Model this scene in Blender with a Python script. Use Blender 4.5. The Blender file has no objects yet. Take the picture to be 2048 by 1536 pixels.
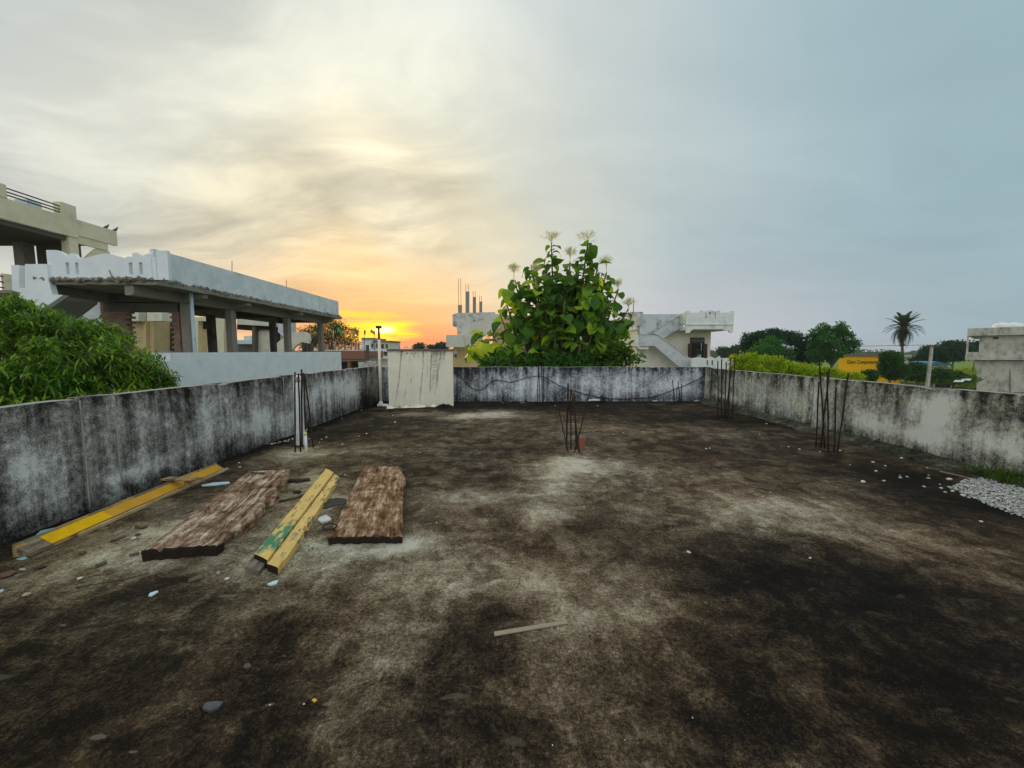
import bpy, math, random
from mathutils import Vector, noise, Matrix

sc = bpy.context.scene
R = math.radians
rnd = random.Random(7)

# ---------------------------------------------------------------- camera
F, HY, CAMH = 770.0, 702.0, 1.55          # focal length in pixels of the 2048 px photograph, horizon row, eye height
PITCH = math.atan((768 - HY) / F)
cam = bpy.data.cameras.new('camera')
cam.sensor_width = 36
cam.lens = 36 * F / 2048
cam.clip_start = 0.05
cam.clip_end = 6000
camo = bpy.data.objects.new('camera', cam)
sc.collection.objects.link(camo)
camo.location = (0, 0, CAMH)
camo.rotation_euler = (R(90) - PITCH, 0, 0)
sc.camera = camo

# ---------------------------------------------------------------- exposure
vs = sc.view_settings
vs.view_transform = 'Standard'
vs.look = 'None'
vs.exposure = 0.5
vs.gamma = 1.0
vs.use_curve_mapping = False
cy_ = sc.cycles
cy_.max_bounces = 5
cy_.diffuse_bounces = 3
cy_.glossy_bounces = 2
cy_.transmission_bounces = 3
cy_.volume_bounces = 0
cy_.use_denoising = True
cy_.denoising_input_passes = 'RGB_ALBEDO_NORMAL'
cy_.denoising_prefilter = 'ACCURATE'

# ---------------------------------------------------------------- sun and sky
SUN_AZ, SUN_EL = R(-18.5), R(2.6)
SUN = Vector((math.sin(SUN_AZ) * math.cos(SUN_EL), math.cos(SUN_AZ) * math.cos(SUN_EL), math.sin(SUN_EL)))
sl = bpy.data.lights.new('sun', 'SUN')
sl.energy = 1.2
sl.angle = R(10)
sl.color = (1.0, 0.62, 0.30)
so = bpy.data.objects.new('sun', sl)
sc.collection.objects.link(so)
so.rotation_euler = (-SUN).to_track_quat('-Z', 'Y').to_euler()
so.location = (-20, 60, 30)

class NT:
    """small node-tree writer"""
    def __init__(s, nt):
        s.nt = nt
    def n(s, t, **kw):
        nd = s.nt.nodes.new(t)
        for k, v in kw.items():
            setattr(nd, k, v)
        return nd
    def put(s, sock, v):
        if v is None:
            return
        if hasattr(v, 'is_output'):
            s.nt.links.new(v, sock)
        elif isinstance(v, (tuple, list)):
            if sock.type == 'RGBA' and len(v) == 3:
                v = (*v, 1)
            sock.default_value = v
        else:
            if sock.type == 'VECTOR':
                v = (v, v, v)
            if sock.type == 'RGBA':
                v = (v, v, v, 1)
            sock.default_value = v
    def m(s, op, a, b=None, c=None, clamp=False):
        nd = s.n('ShaderNodeMath', operation=op, use_clamp=clamp)
        s.put(nd.inputs[0], a); s.put(nd.inputs[1], b)
        if c is not None: s.put(nd.inputs[2], c)
        return nd.outputs[0]
    def vm(s, op, a, b=None, out=0):
        nd = s.n('ShaderNodeVectorMath', operation=op)
        s.put(nd.inputs[0], a)
        if b is not None:
            s.put(nd.inputs[3 if op == 'SCALE' else 1], b)
        return nd.outputs[out]
    def dot(s, a, b): return s.vm('DOT_PRODUCT', a, b, 'Value')
    def mix(s, f, a, b, blend='MIX'):
        nd = s.n('ShaderNodeMix', data_type='RGBA', blend_type=blend)
        s.put(nd.inputs[0], f); s.put(nd.inputs[6], a); s.put(nd.inputs[7], b)
        return nd.outputs[2]
    def ramp(s, f, stops, interp='LINEAR'):
        nd = s.n('ShaderNodeValToRGB')
        cr = nd.color_ramp
        cr.interpolation = interp
        while len(cr.elements) < len(stops):
            cr.elements.new(0.5)
        for e, (p, c) in zip(cr.elements, stops):
            e.position = p
            e.color = (*c, 1) if isinstance(c, (tuple, list)) else (c, c, c, 1)
        s.put(nd.inputs[0], f)
        return nd.outputs[0]
    def rng(s, v, a, b, c=0.0, d=1.0, smooth=True):
        nd = s.n('ShaderNodeMapRange', interpolation_type='SMOOTHSTEP' if smooth else 'LINEAR')
        s.put(nd.inputs[0], v)
        for i, q in enumerate((a, b, c, d)):
            s.put(nd.inputs[i + 1], q)
        return nd.outputs[0]
    def noise(s, vec, scale=5, detail=4, rough=0.55, dist=0.0, out=0):
        nd = s.n('ShaderNodeTexNoise')
        s.put(nd.inputs['Vector'], vec)
        s.put(nd.inputs['Scale'], scale); s.put(nd.inputs['Detail'], detail)
        s.put(nd.inputs['Roughness'], rough); s.put(nd.inputs['Distortion'], dist)
        return nd.outputs[out]
    def voro(s, vec, scale, feature='F1', out='Distance'):
        nd = s.n('ShaderNodeTexVoronoi', feature=feature)
        s.put(nd.inputs['Vector'], vec); s.put(nd.inputs['Scale'], scale)
        return nd.outputs[out]
    def map(s, vec, scale=(1, 1, 1), loc=(0, 0, 0), rot=(0, 0, 0)):
        nd = s.n('ShaderNodeMapping')
        s.put(nd.inputs[0], vec)
        nd.inputs[1].default_value = loc; nd.inputs[2].default_value = rot; nd.inputs[3].default_value = scale
        return nd.outputs[0]
    def sep(s, v):
        nd = s.n('ShaderNodeSeparateXYZ'); s.put(nd.inputs[0], v); return nd.outputs
    def comb(s, x, y, z):
        nd = s.n('ShaderNodeCombineXYZ')
        for i, q in enumerate((x, y, z)): s.put(nd.inputs[i], q)
        return nd.outputs[0]
    def attr(s, name): return s.n('ShaderNodeAttribute', attribute_name=name).outputs['Fac']

world = bpy.data.worlds.new('World')
sc.world = world
world.use_nodes = True
world.node_tree.nodes.clear()
w = NT(world.node_tree)
sky = w.n('ShaderNodeTexSky', sky_type='NISHITA', sun_disc=False)
sky.sun_elevation = SUN_EL
sky.sun_rotation = SUN_AZ
sky.air_density = 1.3
sky.dust_density = 3.0
d = w.vm('NORMALIZE', w.n('ShaderNodeTexCoord').outputs['Generated'])
dx, dy, dz = w.sep(d)
sdist = w.m('MULTIPLY', w.m('ARCCOSINE', w.m('MINIMUM', w.dot(d, tuple(SUN)), 0.99999)), 1 / math.pi)   # 0..1 over 180 deg
el = w.m('MULTIPLY', w.m('ARCSINE', dz), 180 / math.pi)
az = w.m('MULTIPLY', w.m('ARCTAN2', dx, dy), 180 / math.pi)
daz = w.m('SUBTRACT', az, math.degrees(SUN_AZ))
# cloud sheet coordinates: the direction laid on a flat cloud deck
k = w.m('ADD', w.m('MAXIMUM', dz, 0.0), 0.22)
deck = w.comb(w.m('DIVIDE', dx, k), w.m('DIVIDE', dy, k), 0.0)
warp = w.noise(deck, 0.9, 3, 0.5, 0.0, 1)
deckw = w.vm('ADD', deck, w.vm('SCALE', w.vm('SUBTRACT', warp, (0.5, 0.5, 0.5)), 0.9))
n1 = w.noise(w.map(deckw, (0.5, 0.9, 1), loc=(3.4, 11.2, 0), rot=(0, 0, R(28))), 1.05, 5, 0.5)
n2 = w.noise(w.map(deckw, (0.55, 1.3, 1), loc=(4, 2, 0), rot=(0, 0, R(32))), 2.2, 6, 0.6)
base = w.ramp(sdist, [(0.0, (.90, .64, .32)), (.05, (.92, .71, .40)), (.11, (.80, .73, .53)), (.17, (.66, .67, .59)),
                      (.25, (.56, .605, .60)), (.36, (.42, .53, .575)), (.5, (.52, .60, .64)), (.7, (.82, .87, .89)), (1.0, (1.10, 1.12, 1.12))], 'EASE')
# deeper blue-grey sheet right of the sun, fading to the general overcast behind
dzt = w.m('ADD', w.m('SUBTRACT', daz, w.m('MULTIPLY', el, 0.45)), w.m('MULTIPLY', w.m('SUBTRACT', w.noise(deck, 1.1, 4, .55), .5), 46))
right = w.m('MULTIPLY', w.rng(dzt, -4, 68), w.rng(daz, 175, 100))
base = w.mix(w.m('MULTIPLY', right, 0.85), base, (.28, .405, .455))
# thin break in the cloud above the sun
bx_ = w.m('DIVIDE', w.m('ADD', w.m('SUBTRACT', daz, 2.0), w.m('MULTIPLY', w.m('SUBTRACT', el, 18.5), .55)), 5.5)
by_ = w.m('DIVIDE', w.m('SUBTRACT', el, 20.0), 8.0)
brk = w.m('SQRT', w.m('ADD', w.m('MULTIPLY', bx_, bx_), w.m('MULTIPLY', by_, by_)))
base = w.mix(w.m('MULTIPLY', w.rng(brk, 1.7, 0.0), 0.9), base, (1.08, .97, .70))
# streaky cloud relief, strongest on the sunward side
side = w.rng(dzt, 16, -12)
amp = w.m('ADD', 0.09, w.m('MULTIPLY', side, 0.38))
c1 = w.m('MULTIPLY', w.m('SUBTRACT', w.rng(n1, .3, .7), 0.55), amp)
c2 = w.m('MULTIPLY', w.m('SUBTRACT', w.rng(n2, .35, .7), 0.5), w.m('MULTIPLY', amp, 0.8))
cl = w.m('ADD', 1.0, w.m('ADD', c1, c2))
base = w.mix(1.0, base, w.comb(cl, w.m('POWER', cl, 0.93), w.m('POWER', cl, 0.8)), 'MULTIPLY')
# orange to pink band low over the horizon round the sun
hz = w.m('MULTIPLY', w.rng(el, 15, -1.0), w.rng(w.m('ABSOLUTE', w.m('ADD', daz, 1.0)), 30, 1))
base = w.mix(w.m('MULTIPLY', hz, 0.95), base, (1.0, .43, .13))
hz2 = w.m('MULTIPLY', w.rng(el, 5.5, 0.0), w.rng(w.m('ABSOLUTE', w.m('SUBTRACT', daz, 3.0)), 26, 4))
base = w.mix(w.m('MULTIPLY', hz2, 0.85), base, (.98, .28, .10))
lav = w.m('MULTIPLY', w.rng(el, 16, 1.0), w.m('MULTIPLY', w.rng(daz, 14, 34), w.rng(daz, 80, 40)))
base = w.mix(w.m('MULTIPLY', lav, 0.6), base, (.60, .56, .60))
# the veiled sun itself: flattened glow cut by thin bars of cloud
def glow(cx, cy, rx, ry):
    a = w.m('DIVIDE', w.m('SUBTRACT', daz, cx), rx)
    b = w.m('DIVIDE', w.m('SUBTRACT', el, cy), ry)
    return w.m('SQRT', w.m('ADD', w.m('MULTIPLY', a, a), w.m('MULTIPLY', b, b)))
bar = w.noise(w.comb(w.m('MULTIPLY', daz, 0.16), w.m('MULTIPLY', el, 1.5), 3.7), 1.0, 4, 0.6)
g1 = w.m('ADD', glow(-0.3, 2.9, 5.2, 1.9), w.m('MULTIPLY', w.m('SUBTRACT', bar, 0.5), 2.2))
base = w.mix(w.m('MULTIPLY', w.rng(g1, 1.25, 0.35), 0.97), base, (1.7, .92, .03))
g1b = w.m('ADD', glow(-4.8, 5.0, 6.0, 0.55), w.m('MULTIPLY', w.m('SUBTRACT', bar, 0.5), 1.5))
base = w.mix(w.m('MULTIPLY', w.rng(g1b, 1.2, 0.3), 0.8), base, (1.3, .72, .06))
g2 = w.m('ADD', glow(0.2, 3.0, 1.9, 0.62), w.m('MULTIPLY', w.m('SUBTRACT', bar, 0.5), 0.8))
base = w.mix(w.rng(g2, 1.1, 0.4), base, (3.6, 3.1, .75))
g3 = w.m('ADD', glow(0.0, 1.15, 1.5, 0.42), w.m('MULTIPLY', w.m('SUBTRACT', bar, 0.5), 0.6))
base = w.mix(w.rng(g3, 1.1, 0.4), base, (3.2, 2.4, .45))
# an overcast sky is brighter towards the zenith
zen = w.m('ADD', 1.0, w.rng(el, 40, 90, 0.0, 1.0))
base = w.mix(1.0, base, w.comb(zen, zen, zen), 'MULTIPLY')
nsky = w.n('ShaderNodeBackground'); w.put(nsky.inputs[0], sky.outputs[0]); nsky.inputs[1].default_value = 0.05
bg = w.n('ShaderNodeBackground'); w.put(bg.inputs[0], base); bg.inputs[1].default_value = 0.84
ms = w.n('ShaderNodeMixShader'); ms.inputs[0].default_value = 0.9
w.put(ms.inputs[1], nsky.outputs[0]); w.put(ms.inputs[2], bg.outputs[0])
wo = w.n('ShaderNodeOutputWorld'); w.put(wo.inputs[0], ms.outputs[0])

# ---------------------------------------------------------------- pixels to places
def ray(u, v):
    a = (u - 1024) / F; b = -(v - 768) / F
    return Vector((a, math.cos(PITCH) + b * math.sin(PITCH), -math.sin(PITCH) + b * math.cos(PITCH)))
def G(u, v, z=0.0):
    """point of the photograph's pixel on the level z"""
    q = ray(u, v); t = (z - CAMH) / q.z
    return Vector((q.x * t, q.y * t, z))
def D(u, v, Y):
    """point of the pixel on the upright plane y = Y"""
    q = ray(u, v); t = Y / q.y
    return Vector((q.x * t, Y, CAMH + q.z * t))
def DX(u, v, X):
    q = ray(u, v); t = X / q.x
    return Vector((X, q.y * t, CAMH + q.z * t))
def nz(x, y=0, z=0, s=1.0, o=4):
    return noise.fractal(Vector((x, y, z)) * s, 1.0, 2.0, o)

# ---------------------------------------------------------------- object helpers
COL = sc.collection
ORIG = {}
def tag(o, label=None, cat=None, group=None, kind=None):
    if label: o['label'] = label
    if cat: o['category'] = cat
    if group: o['group'] = group
    if kind: o['kind'] = kind
    return o
def root(name, loc, label, cat, group=None):
    o = bpy.data.objects.new(name, None)
    o.empty_display_size = 0.2
    COL.objects.link(o)
    o.location = loc
    ORIG[o.name] = Vector(loc)
    return tag(o, label, cat, group)
class MB:
    """collects shapes in world coordinates; build() links them as one mesh object"""
    def __init__(s):
        s.v = []; s.f = []; s.at = {}
    def add(s, verts, faces):
        b = len(s.v)
        s.v += [tuple(q) for q in verts]
        s.f += [tuple(i + b for i in q) for q in faces]
        return s
    def box(s, x0, x1, y0, y1, z0, z1):
        if x0 > x1: x0, x1 = x1, x0
        if y0 > y1: y0, y1 = y1, y0
        if z0 > z1: z0, z1 = z1, z0
        return s.add([(x0, y0, z0), (x1, y0, z0), (x1, y1, z0), (x0, y1, z0), (x0, y0, z1), (x1, y0, z1), (x1, y1, z1), (x0, y1, z1)],
                     [(0, 3, 2, 1), (4, 5, 6, 7), (0, 1, 5, 4), (1, 2, 6, 5), (2, 3, 7, 6), (3, 0, 4, 7)])
    def obox(s, c, ax, ay, az):
        """box about c with half-axis vectors"""
        c = Vector(c); ax, ay, az = Vector(ax), Vector(ay), Vector(az)
        vs_ = [c + sx * ax + sy * ay + sz * az for sz in (-1, 1) for sx, sy in ((-1, -1), (1, -1), (1, 1), (-1, 1))]
        return s.add(vs_, [(0, 3, 2, 1), (4, 5, 6, 7), (0, 1, 5, 4), (1, 2, 6, 5), (2, 3, 7, 6), (3, 0, 4, 7)])
    def prism(s, poly, off):
        """polygon (3-D points) extruded by off"""
        n = len(poly); off = Vector(off)
        a = [Vector(q) for q in poly]
        return s.add(a + [q + off for q in a], [tuple(range(n)), tuple(range(2 * n - 1, n - 1, -1))] + [(i, i + n, (i + 1) % n + n, (i + 1) % n) for i in range(n)])
    def tube(s, pts, r, k=6, cap=True):
        pts = [Vector(q) for q in pts]
        n = len(pts)
        rs = r if isinstance(r, (list, tuple)) else [r] * n
        b = len(s.v)
        up0 = None
        for i, q in enumerate(pts):
            t = (pts[min(i + 1, n - 1)] - pts[max(i - 1, 0)]).normalized()
            ref = Vector((0, 0, 1)) if abs(t.z) < 0.9 else Vector((1, 0, 0))
            if up0 is not None: ref = up0
            e1 = t.cross(ref)
            if e1.length < 1e-4: e1 = t.orthogonal()
            e1.normalize(); e2 = t.cross(e1).normalized(); up0 = e2 * -1
            up0 = ref
            for j in range(k):
                a = 2 * math.pi * j / k
                s.v.append(tuple(q + rs[i] * (math.cos(a) * e1 + math.sin(a) * e2)))
        for i in range(n - 1):
            for j in range(k):
                s.f.append((b + i * k + j, b + i * k + (j + 1) % k, b + (i + 1) * k + (j + 1) % k, b + (i + 1) * k + j))
        if cap:
            s.f.append(tuple(b + j for j in range(k - 1, -1, -1)))
            s.f.append(tuple(b + (n - 1) * k + j for j in range(k)))
        return s
    def lathe(s, c, prof, k=24, cap=True):
        c = Vector(c); b = len(s.v); n = len(prof)
        for r, z in prof:
            for j in range(k):
                a = 2 * math.pi * j / k
                s.v.append((c.x + r * math.cos(a), c.y + r * math.sin(a), c.z + z))
        for i in range(n - 1):
            for j in range(k):
                s.f.append((b + i * k + j, b + i * k + (j + 1) % k, b + (i + 1) * k + (j + 1) % k, b + (i + 1) * k + j))
        if cap:
            s.f.append(tuple(b + j for j in range(k - 1, -1, -1)))
            s.f.append(tuple(b + (n - 1) * k + j for j in range(k)))
        return s
    def grid(s, P, nu, nv):
        """P(i, j) -> point"""
        b = len(s.v)
        for j in range(nv + 1):
            for i in range(nu + 1):
                s.v.append(tuple(P(i, j)))
        for j in range(nv):
            for i in range(nu):
                q = b + j * (nu + 1) + i
                s.f.append((q, q + 1, q + nu + 2, q + nu + 1))
        return s
    def mesh(s, name, mat, o=Vector((0, 0, 0)), smooth=False, attr=None):
        me = bpy.data.meshes.new(name)
        me.from_pydata([(a - o.x, b - o.y, c - o.z) for a, b, c in s.v], [], s.f)
        if mat: me.materials.append(mat)
        if smooth:
            me.polygons.foreach_set('use_smooth', [True] * len(me.polygons))
        for nm, vals in (attr or {}).items():
            a = me.attributes.new(nm, 'FLOAT', 'POINT')
            a.data.foreach_set('value', vals)
        me.update()
        return me
    def build(s, name, mat, parent=None, smooth=False, attr=None, bevel=0.0, **kw):
        if parent is not None:
            o_ = ORIG[parent.name]
        else:
            xs = [q[0] for q in s.v]; ys = [q[1] for q in s.v]; zs = [q[2] for q in s.v]
            o_ = Vector(((min(xs) + max(xs)) / 2, (min(ys) + max(ys)) / 2, min(zs)))
        ob = bpy.data.objects.new(name, s.mesh(name, mat, o_, smooth, attr))
        COL.objects.link(ob)
        if parent is not None:
            ob.parent = parent
        else:
            ob.location = o_
        ORIG[ob.name] = o_
        if bevel:
            bv = ob.modifiers.new('edge', 'BEVEL'); bv.width = bevel; bv.segments = 2; bv.limit_method = 'ANGLE'
        return tag(ob, **kw)
def pw(pts, Y, th):
    """prism cut along pixels on the plane y = Y, th deep"""
    return MB().prism([D(u, v, Y) for u, v in pts], (0, th, 0))
def leafmesh_join(mb, tmpl, mats):
    tv, tf = tmpl
    for M in mats:
        b = len(mb.v)
        mb.v += [tuple(M @ q) for q in tv]
        mb.f += [tuple(i + b for i in q) for q in tf]

# ---------------------------------------------------------------- materials
def new_mat(name):
    m = bpy.data.materials.new(name); m.use_nodes = True
    m.node_tree.nodes.clear()
    t = NT(m.node_tree)
    t.b = t.n('ShaderNodeBsdfPrincipled'); t.o = t.n('ShaderNodeOutputMaterial')
    t.nt.links.new(t.b.outputs[0], t.o.inputs[0])
    t.pos = t.n('ShaderNodeNewGeometry').outputs['Position']
    return m, t
def fin(t, col, rough=0.85, spec=0.25, bump=None, bstr=0.4, bdist=0.01, metal=0.0):
    t.put(t.b.inputs['Base Color'], col); t.put(t.b.inputs['Roughness'], rough)
    t.put(t.b.inputs['Specular IOR Level'], spec); t.put(t.b.inputs['Metallic'], metal)
    if bump is not None:
        bn = t.n('ShaderNodeBump'); bn.inputs['Strength'].default_value = bstr; bn.inputs['Distance'].default_value = bdist
        t.put(bn.inputs['Height'], bump); t.nt.links.new(bn.outputs[0], t.b.inputs['Normal'])
def plaster(name, base, stain, amt=0.5, sc_=1.0, streak=0.5, base2=None, rough=0.9):
    """lime-washed render with soot-dark mould blotches and run marks"""
    m, t = new_mat(name)
    p = t.pos
    n_big = t.noise(p, 0.8 * sc_, 5, 0.6)
    n_mid = t.noise(p, 4.5 * sc_, 6, 0.65)
    n_fine = t.noise(p, 38 * sc_, 3, 0.6)
    st = t.noise(t.map(p, (1, 1, 0.07)), 7 * sc_, 5, 0.6)
    v = t.m('ADD', t.m('MULTIPLY', n_big, 0.5), t.m('MULTIPLY', n_mid, 0.5))
    v = t.m('ADD', t.m('MULTIPLY', v, 1 - 0.5 * streak), t.m('MULTIPLY', st, 0.5 * streak))
    v = t.m('ADD', v, t.m('MULTIPLY', t.m('SUBTRACT', n_fine, 0.5), 0.16))
    msk = t.rng(v, 0.66 - 0.3 * amt, 0.74 - 0.16 * amt)
    c0 = t.mix(t.rng(n_mid, 0.3, 0.7), base, base2 or tuple(q * 0.86 for q in base))
    col = t.mix(t.m('MULTIPLY', msk, min(1, 0.45 + amt)), c0, stain)
    fin(t, col, rough, 0.2, t.m('ADD', n_fine, t.m('MULTIPLY', n_mid, 1.5)), 0.3, 0.006)
    return m
def flat(name, col, rough=0.8, spec=0.25, var=0.12, s=8.0, metal=0.0, bstr=0.15):
    m, t = new_mat(name)
    n = t.noise(t.pos, s, 4, 0.6)
    c = t.mix(t.rng(n, 0.3, 0.7), tuple(q * (1 - var) for q in col), tuple(min(1, q * (1 + var)) for q in col))
    fin(t, c, rough, spec, n, bstr, 0.004, metal)
    return m
def foliage(name, cols, trans=0.4, rough=0.5, per='island', tcol=None, spec=0.14):
    m, t = new_mat(name)
    if per == 'island':
        r = t.n('ShaderNodeNewGeometry').outputs['Random Per Island']
    else:
        r = t.n('ShaderNodeObjectInfo').outputs['Random']
    n = t.noise(t.pos, 1.1, 3, 0.6)
    f = t.m('ADD', t.m('MULTIPLY', r, 0.65), t.m('MULTIPLY', n, 0.4), clamp=True)
    k_ = len(cols)
    c = t.ramp(f, [(0.08 + 0.84 * i / (k_ - 1), q) for i, q in enumerate(cols)])
    fin(t, c, rough, spec)
    tr = t.n('ShaderNodeBsdfTranslucent')
    t.put(tr.inputs[0], t.mix(1.0, c, tcol or (1.9, 1.9, 0.8), 'MULTIPLY'))
    mx = t.n('ShaderNodeMixShader'); mx.inputs[0].default_value = trans
    t.nt.links.new(t.b.outputs[0], mx.inputs[1]); t.nt.links.new(tr.outputs[0], mx.inputs[2])
    t.nt.links.new(mx.outputs[0], t.o.inputs[0])
    return m
# ---------------------------------------------------------------- surfaces of the terrace
def floor_material():
    m, t = new_mat('mouldy_cement_floor')
    p = t.pos
    a = t.attr('stain')
    wv = t.vm('ADD', p, t.vm('SCALE', t.vm('SUBTRACT', t.noise(p, 1.7, 3, 0.5, 0, 1), (.5, .5, .5)), 0.5))
    n1 = t.noise(t.map(wv, (0.75, 1.5, 1)), 2.6, 7, 0.62)
    n2 = t.noise(p, 11, 6, 0.7)
    n3 = t.noise(p, 48, 4, 0.7)
    n4 = t.noise(p, 140, 3, 0.7)
    v = t.m('ADD', a, t.m('MULTIPLY', t.m('SUBTRACT', n1, 0.5), 0.62))
    v = t.m('ADD', v, t.m('MULTIPLY', t.m('SUBTRACT', n2, 0.5), 0.60))
    v = t.m('ADD', v, t.m('MULTIPLY', t.m('SUBTRACT', n3, 0.5), 0.80))
    v = t.m('ADD', v, t.m('MULTIPLY', t.m('SUBTRACT', n4, 0.5), 0.70))
    hd = t.noise(wv, 4.2, 8, 0.68)
    v = t.m('ADD', v, t.m('MULTIPLY', t.m('SUBTRACT', t.rng(hd, .47, .55), .5), .10))
    hd2 = t.noise(t.map(wv, (1.6, .7, 1), loc=(3, 7, 0), rot=(0, 0, .5)), 2.2, 9, 0.72)
    v = t.m('ADD', v, t.m('MULTIPLY', t.m('SUBTRACT', t.rng(hd2, .46, .55), .5), .09))
    v = t.m('ADD', .42, t.m('MULTIPLY', t.m('SUBTRACT', v, .42), 1.02))
    col = t.ramp(v, [(0.0, (.008, .006, .0045)), (.20, (.019, .014, .0095)), (.40, (.062, .042, .025)),
                     (.60, (.165, .122, .079)), (.80, (.34, .285, .205)), (1.0, (.56, .51, .41))])
    hue = t.noise(p, 0.55, 3, 0.5)
    col = t.mix(t.m('MULTIPLY', t.rng(hue, .35, .65), 0.55), col, t.mix(1.0, col, (1.10, .95, .80), 'MULTIPLY'))
    gx = t.rng(t.sep(p)[0], 0.2, -2.5)
    col = t.mix(t.m('MULTIPLY', gx, 0.6), col, t.mix(1.0, col, (.97, 1.02, .93), 'MULTIPLY'))
    # pale flakes of lime and lichen, mostly on the left and near floor
    q = t.map(wv, (1.0, 2.2, 1), rot=(0, 0, R(-24)))
    vc = t.n('ShaderNodeTexVoronoi'); t.put(vc.inputs['Vector'], q); vc.inputs['Scale'].default_value = 6.5
    cr = t.sep(vc.outputs['Color'])
    rad = t.m('MULTIPLY', t.m('POWER', cr[0], 3.0), .34)
    dn = t.m('ADD', vc.outputs['Distance'], t.m('MULTIPLY', t.m('SUBTRACT', n2, .5), .18))
    fk = t.m('MULTIPLY', t.rng(t.m('SUBTRACT', dn, rad), .03, -.03), t.rng(cr[1], .45, .55))
    fk = t.m('MULTIPLY', fk, t.m('ADD', .25, t.m('MULTIPLY', t.rng(t.sep(p)[0], .4, -1.2), .75)))
    col = t.mix(t.m('MULTIPLY', fk, 0.42), col, (.26, .225, .155))
    # grains of sand worn out of the cement
    gr = t.voro(p, 60)
    spot = t.m('MULTIPLY', t.rng(gr, .22, .10), t.rng(t.noise(p, 3.1, 3, 0.6), .46, .62))
    col = t.mix(t.m('MULTIPLY', spot, 0.22), col, (.25, .21, .15))
    # hairline cracks
    ck = t.voro(t.vm('ADD', p, t.vm('SCALE', t.vm('SUBTRACT', t.noise(p, 3.0, 5, .7, 0, 1), (.5, .5, .5)), .9)), .55, 'DISTANCE_TO_EDGE')
    cm = t.m('MULTIPLY', t.rng(ck, .007, .002), t.rng(t.noise(p, .7, 2, .5), .44, .56))
    col = t.mix(t.m('MULTIPLY', cm, .75), col, (.008, .006, .005))
    h = t.m('ADD', t.m('MULTIPLY', n3, 0.8), t.m('ADD', t.m('MULTIPLY', n4, 0.5), t.m('MULTIPLY', n2, 0.7)))
    fin(t, col, t.ramp(n2, [(.3, .82), (.7, .97)]), 0.08, h, 0.55, 0.012)
    return m
def wall_material(name, light, mid, dark, moss=0.0):
    m, t = new_mat(name)
    p = t.pos
    a = t.attr('stain')
    n1 = t.noise(p, 3.2, 7, 0.68)
    st = t.noise(t.map(p, (1, 1, 0.055)), 8, 6, 0.68)
    n2 = t.noise(p, 17, 6, 0.72)
    n3 = t.noise(p, 70, 3, 0.65)
    v = t.m('ADD', a, t.m('MULTIPLY', t.m('SUBTRACT', n1, 0.5), 0.95))
    v = t.m('ADD', v, t.m('MULTIPLY', t.m('SUBTRACT', st, 0.5), 1.1))
    v = t.m('ADD', v, t.m('MULTIPLY', t.m('SUBTRACT', n2, 0.5), 1.05))
    v = t.m('ADD', v, t.m('MULTIPLY', t.m('SUBTRACT', n3, 0.5), 0.80))
    col = t.ramp(v, [(0.05, light), (.38, mid), (.62, tuple((x + 2 * y) / 3 for x, y in zip(mid, dark))), (.85, dark)])
    if moss:
        g = t.rng(t.noise(p, 2.3, 5, 0.7), .52, .7)
        col = t.mix(t.m('MULTIPLY', g, moss), col, t.mix(1.0, col, (.98, 1.0, .70), 'MULTIPLY'))
    h = t.m('ADD', t.m('MULTIPLY', n2, 1.2), t.m('ADD', n3, n1))
    fin(t, col, 0.95, 0.06, h, 0.5, 0.008)
    return m
M = {}
M['floor'] = floor_material()
M['wall_l'] = wall_material('left_parapet_render', (.74, .74, .71), (.33, .315, .29), (.026, .024, .021))
M['wall_b'] = wall_material('back_parapet_render', (.82, .86, .90), (.42, .445, .475), (.030, .030, .032))
M['wall_r'] = wall_material('right_parapet_render', (.90, .87, .76), (.53, .50, .41), (.040, .038, .028), 0.7)
M['fillet'] = wall_material('mouldy_fillet', (.20, .19, .15), (.075, .068, .05), (.014, .013, .010), 0.8)
M['coping'] = plaster('worn_coping', (.40, .37, .31), (.10, .09, .075), 0.55, 1.5, 0.1)
M['earth'] = flat('earth', (.17, .14, .09), 0.95, 0.1, 0.35, 0.4)
M['base'] = plaster('grey_render', (.42, .41, .38), (.12, .11, .10), 0.4)

# ---------------------------------------------------------------- ground
GZ = -3.8
def ground_material():
    m, t = new_mat('grassy_ground')
    n = t.noise(t.pos, 0.07, 6, 0.65); n2 = t.noise(t.pos, 1.3, 5, 0.7)
    c = t.ramp(t.m('ADD', t.m('MULTIPLY', n, .7), t.m('MULTIPLY', n2, .3)), [(.32, (.16, .13, .085)), (.45, (.10, .11, .04)), (.62, (.09, .14, .03))])
    fin(t, c, 0.95, 0.1, n2, 0.6, 0.1)
    return m
g = MB()
g.grid(lambda i, j: (-900 + 60 * i, -240 + 60 * j, GZ - 0.02 + (0.0)), 30, 20)
g.build('ground', ground_material(), kind='structure')
def field_material():
    m, t = new_mat('young_paddy')
    p = t.pos
    n = t.noise(t.map(p, (0.35, 2.2, 1)), 0.55, 5, 0.6); n2 = t.noise(p, 2.5, 4, 0.7)
    c = t.ramp(t.m('ADD', t.m('MULTIPLY', n, .65), t.m('MULTIPLY', n2, .35)), [(.3, (.07, .12, .012)), (.5, (.16, .24, .012)), (.7, (.26, .33, .03))])
    fin(t, c, 0.8, 0.2, n2, 0.8, 0.15)
    return m
fl = MB()
fl.grid(lambda i, j: (66 + 8 * i, 55 + 8 * j, GZ + 0.10 + 0.25 * abs(nz(i * .7, j * .9))), 30, 30)
fl.build('field', field_material(), kind='structure')
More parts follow.
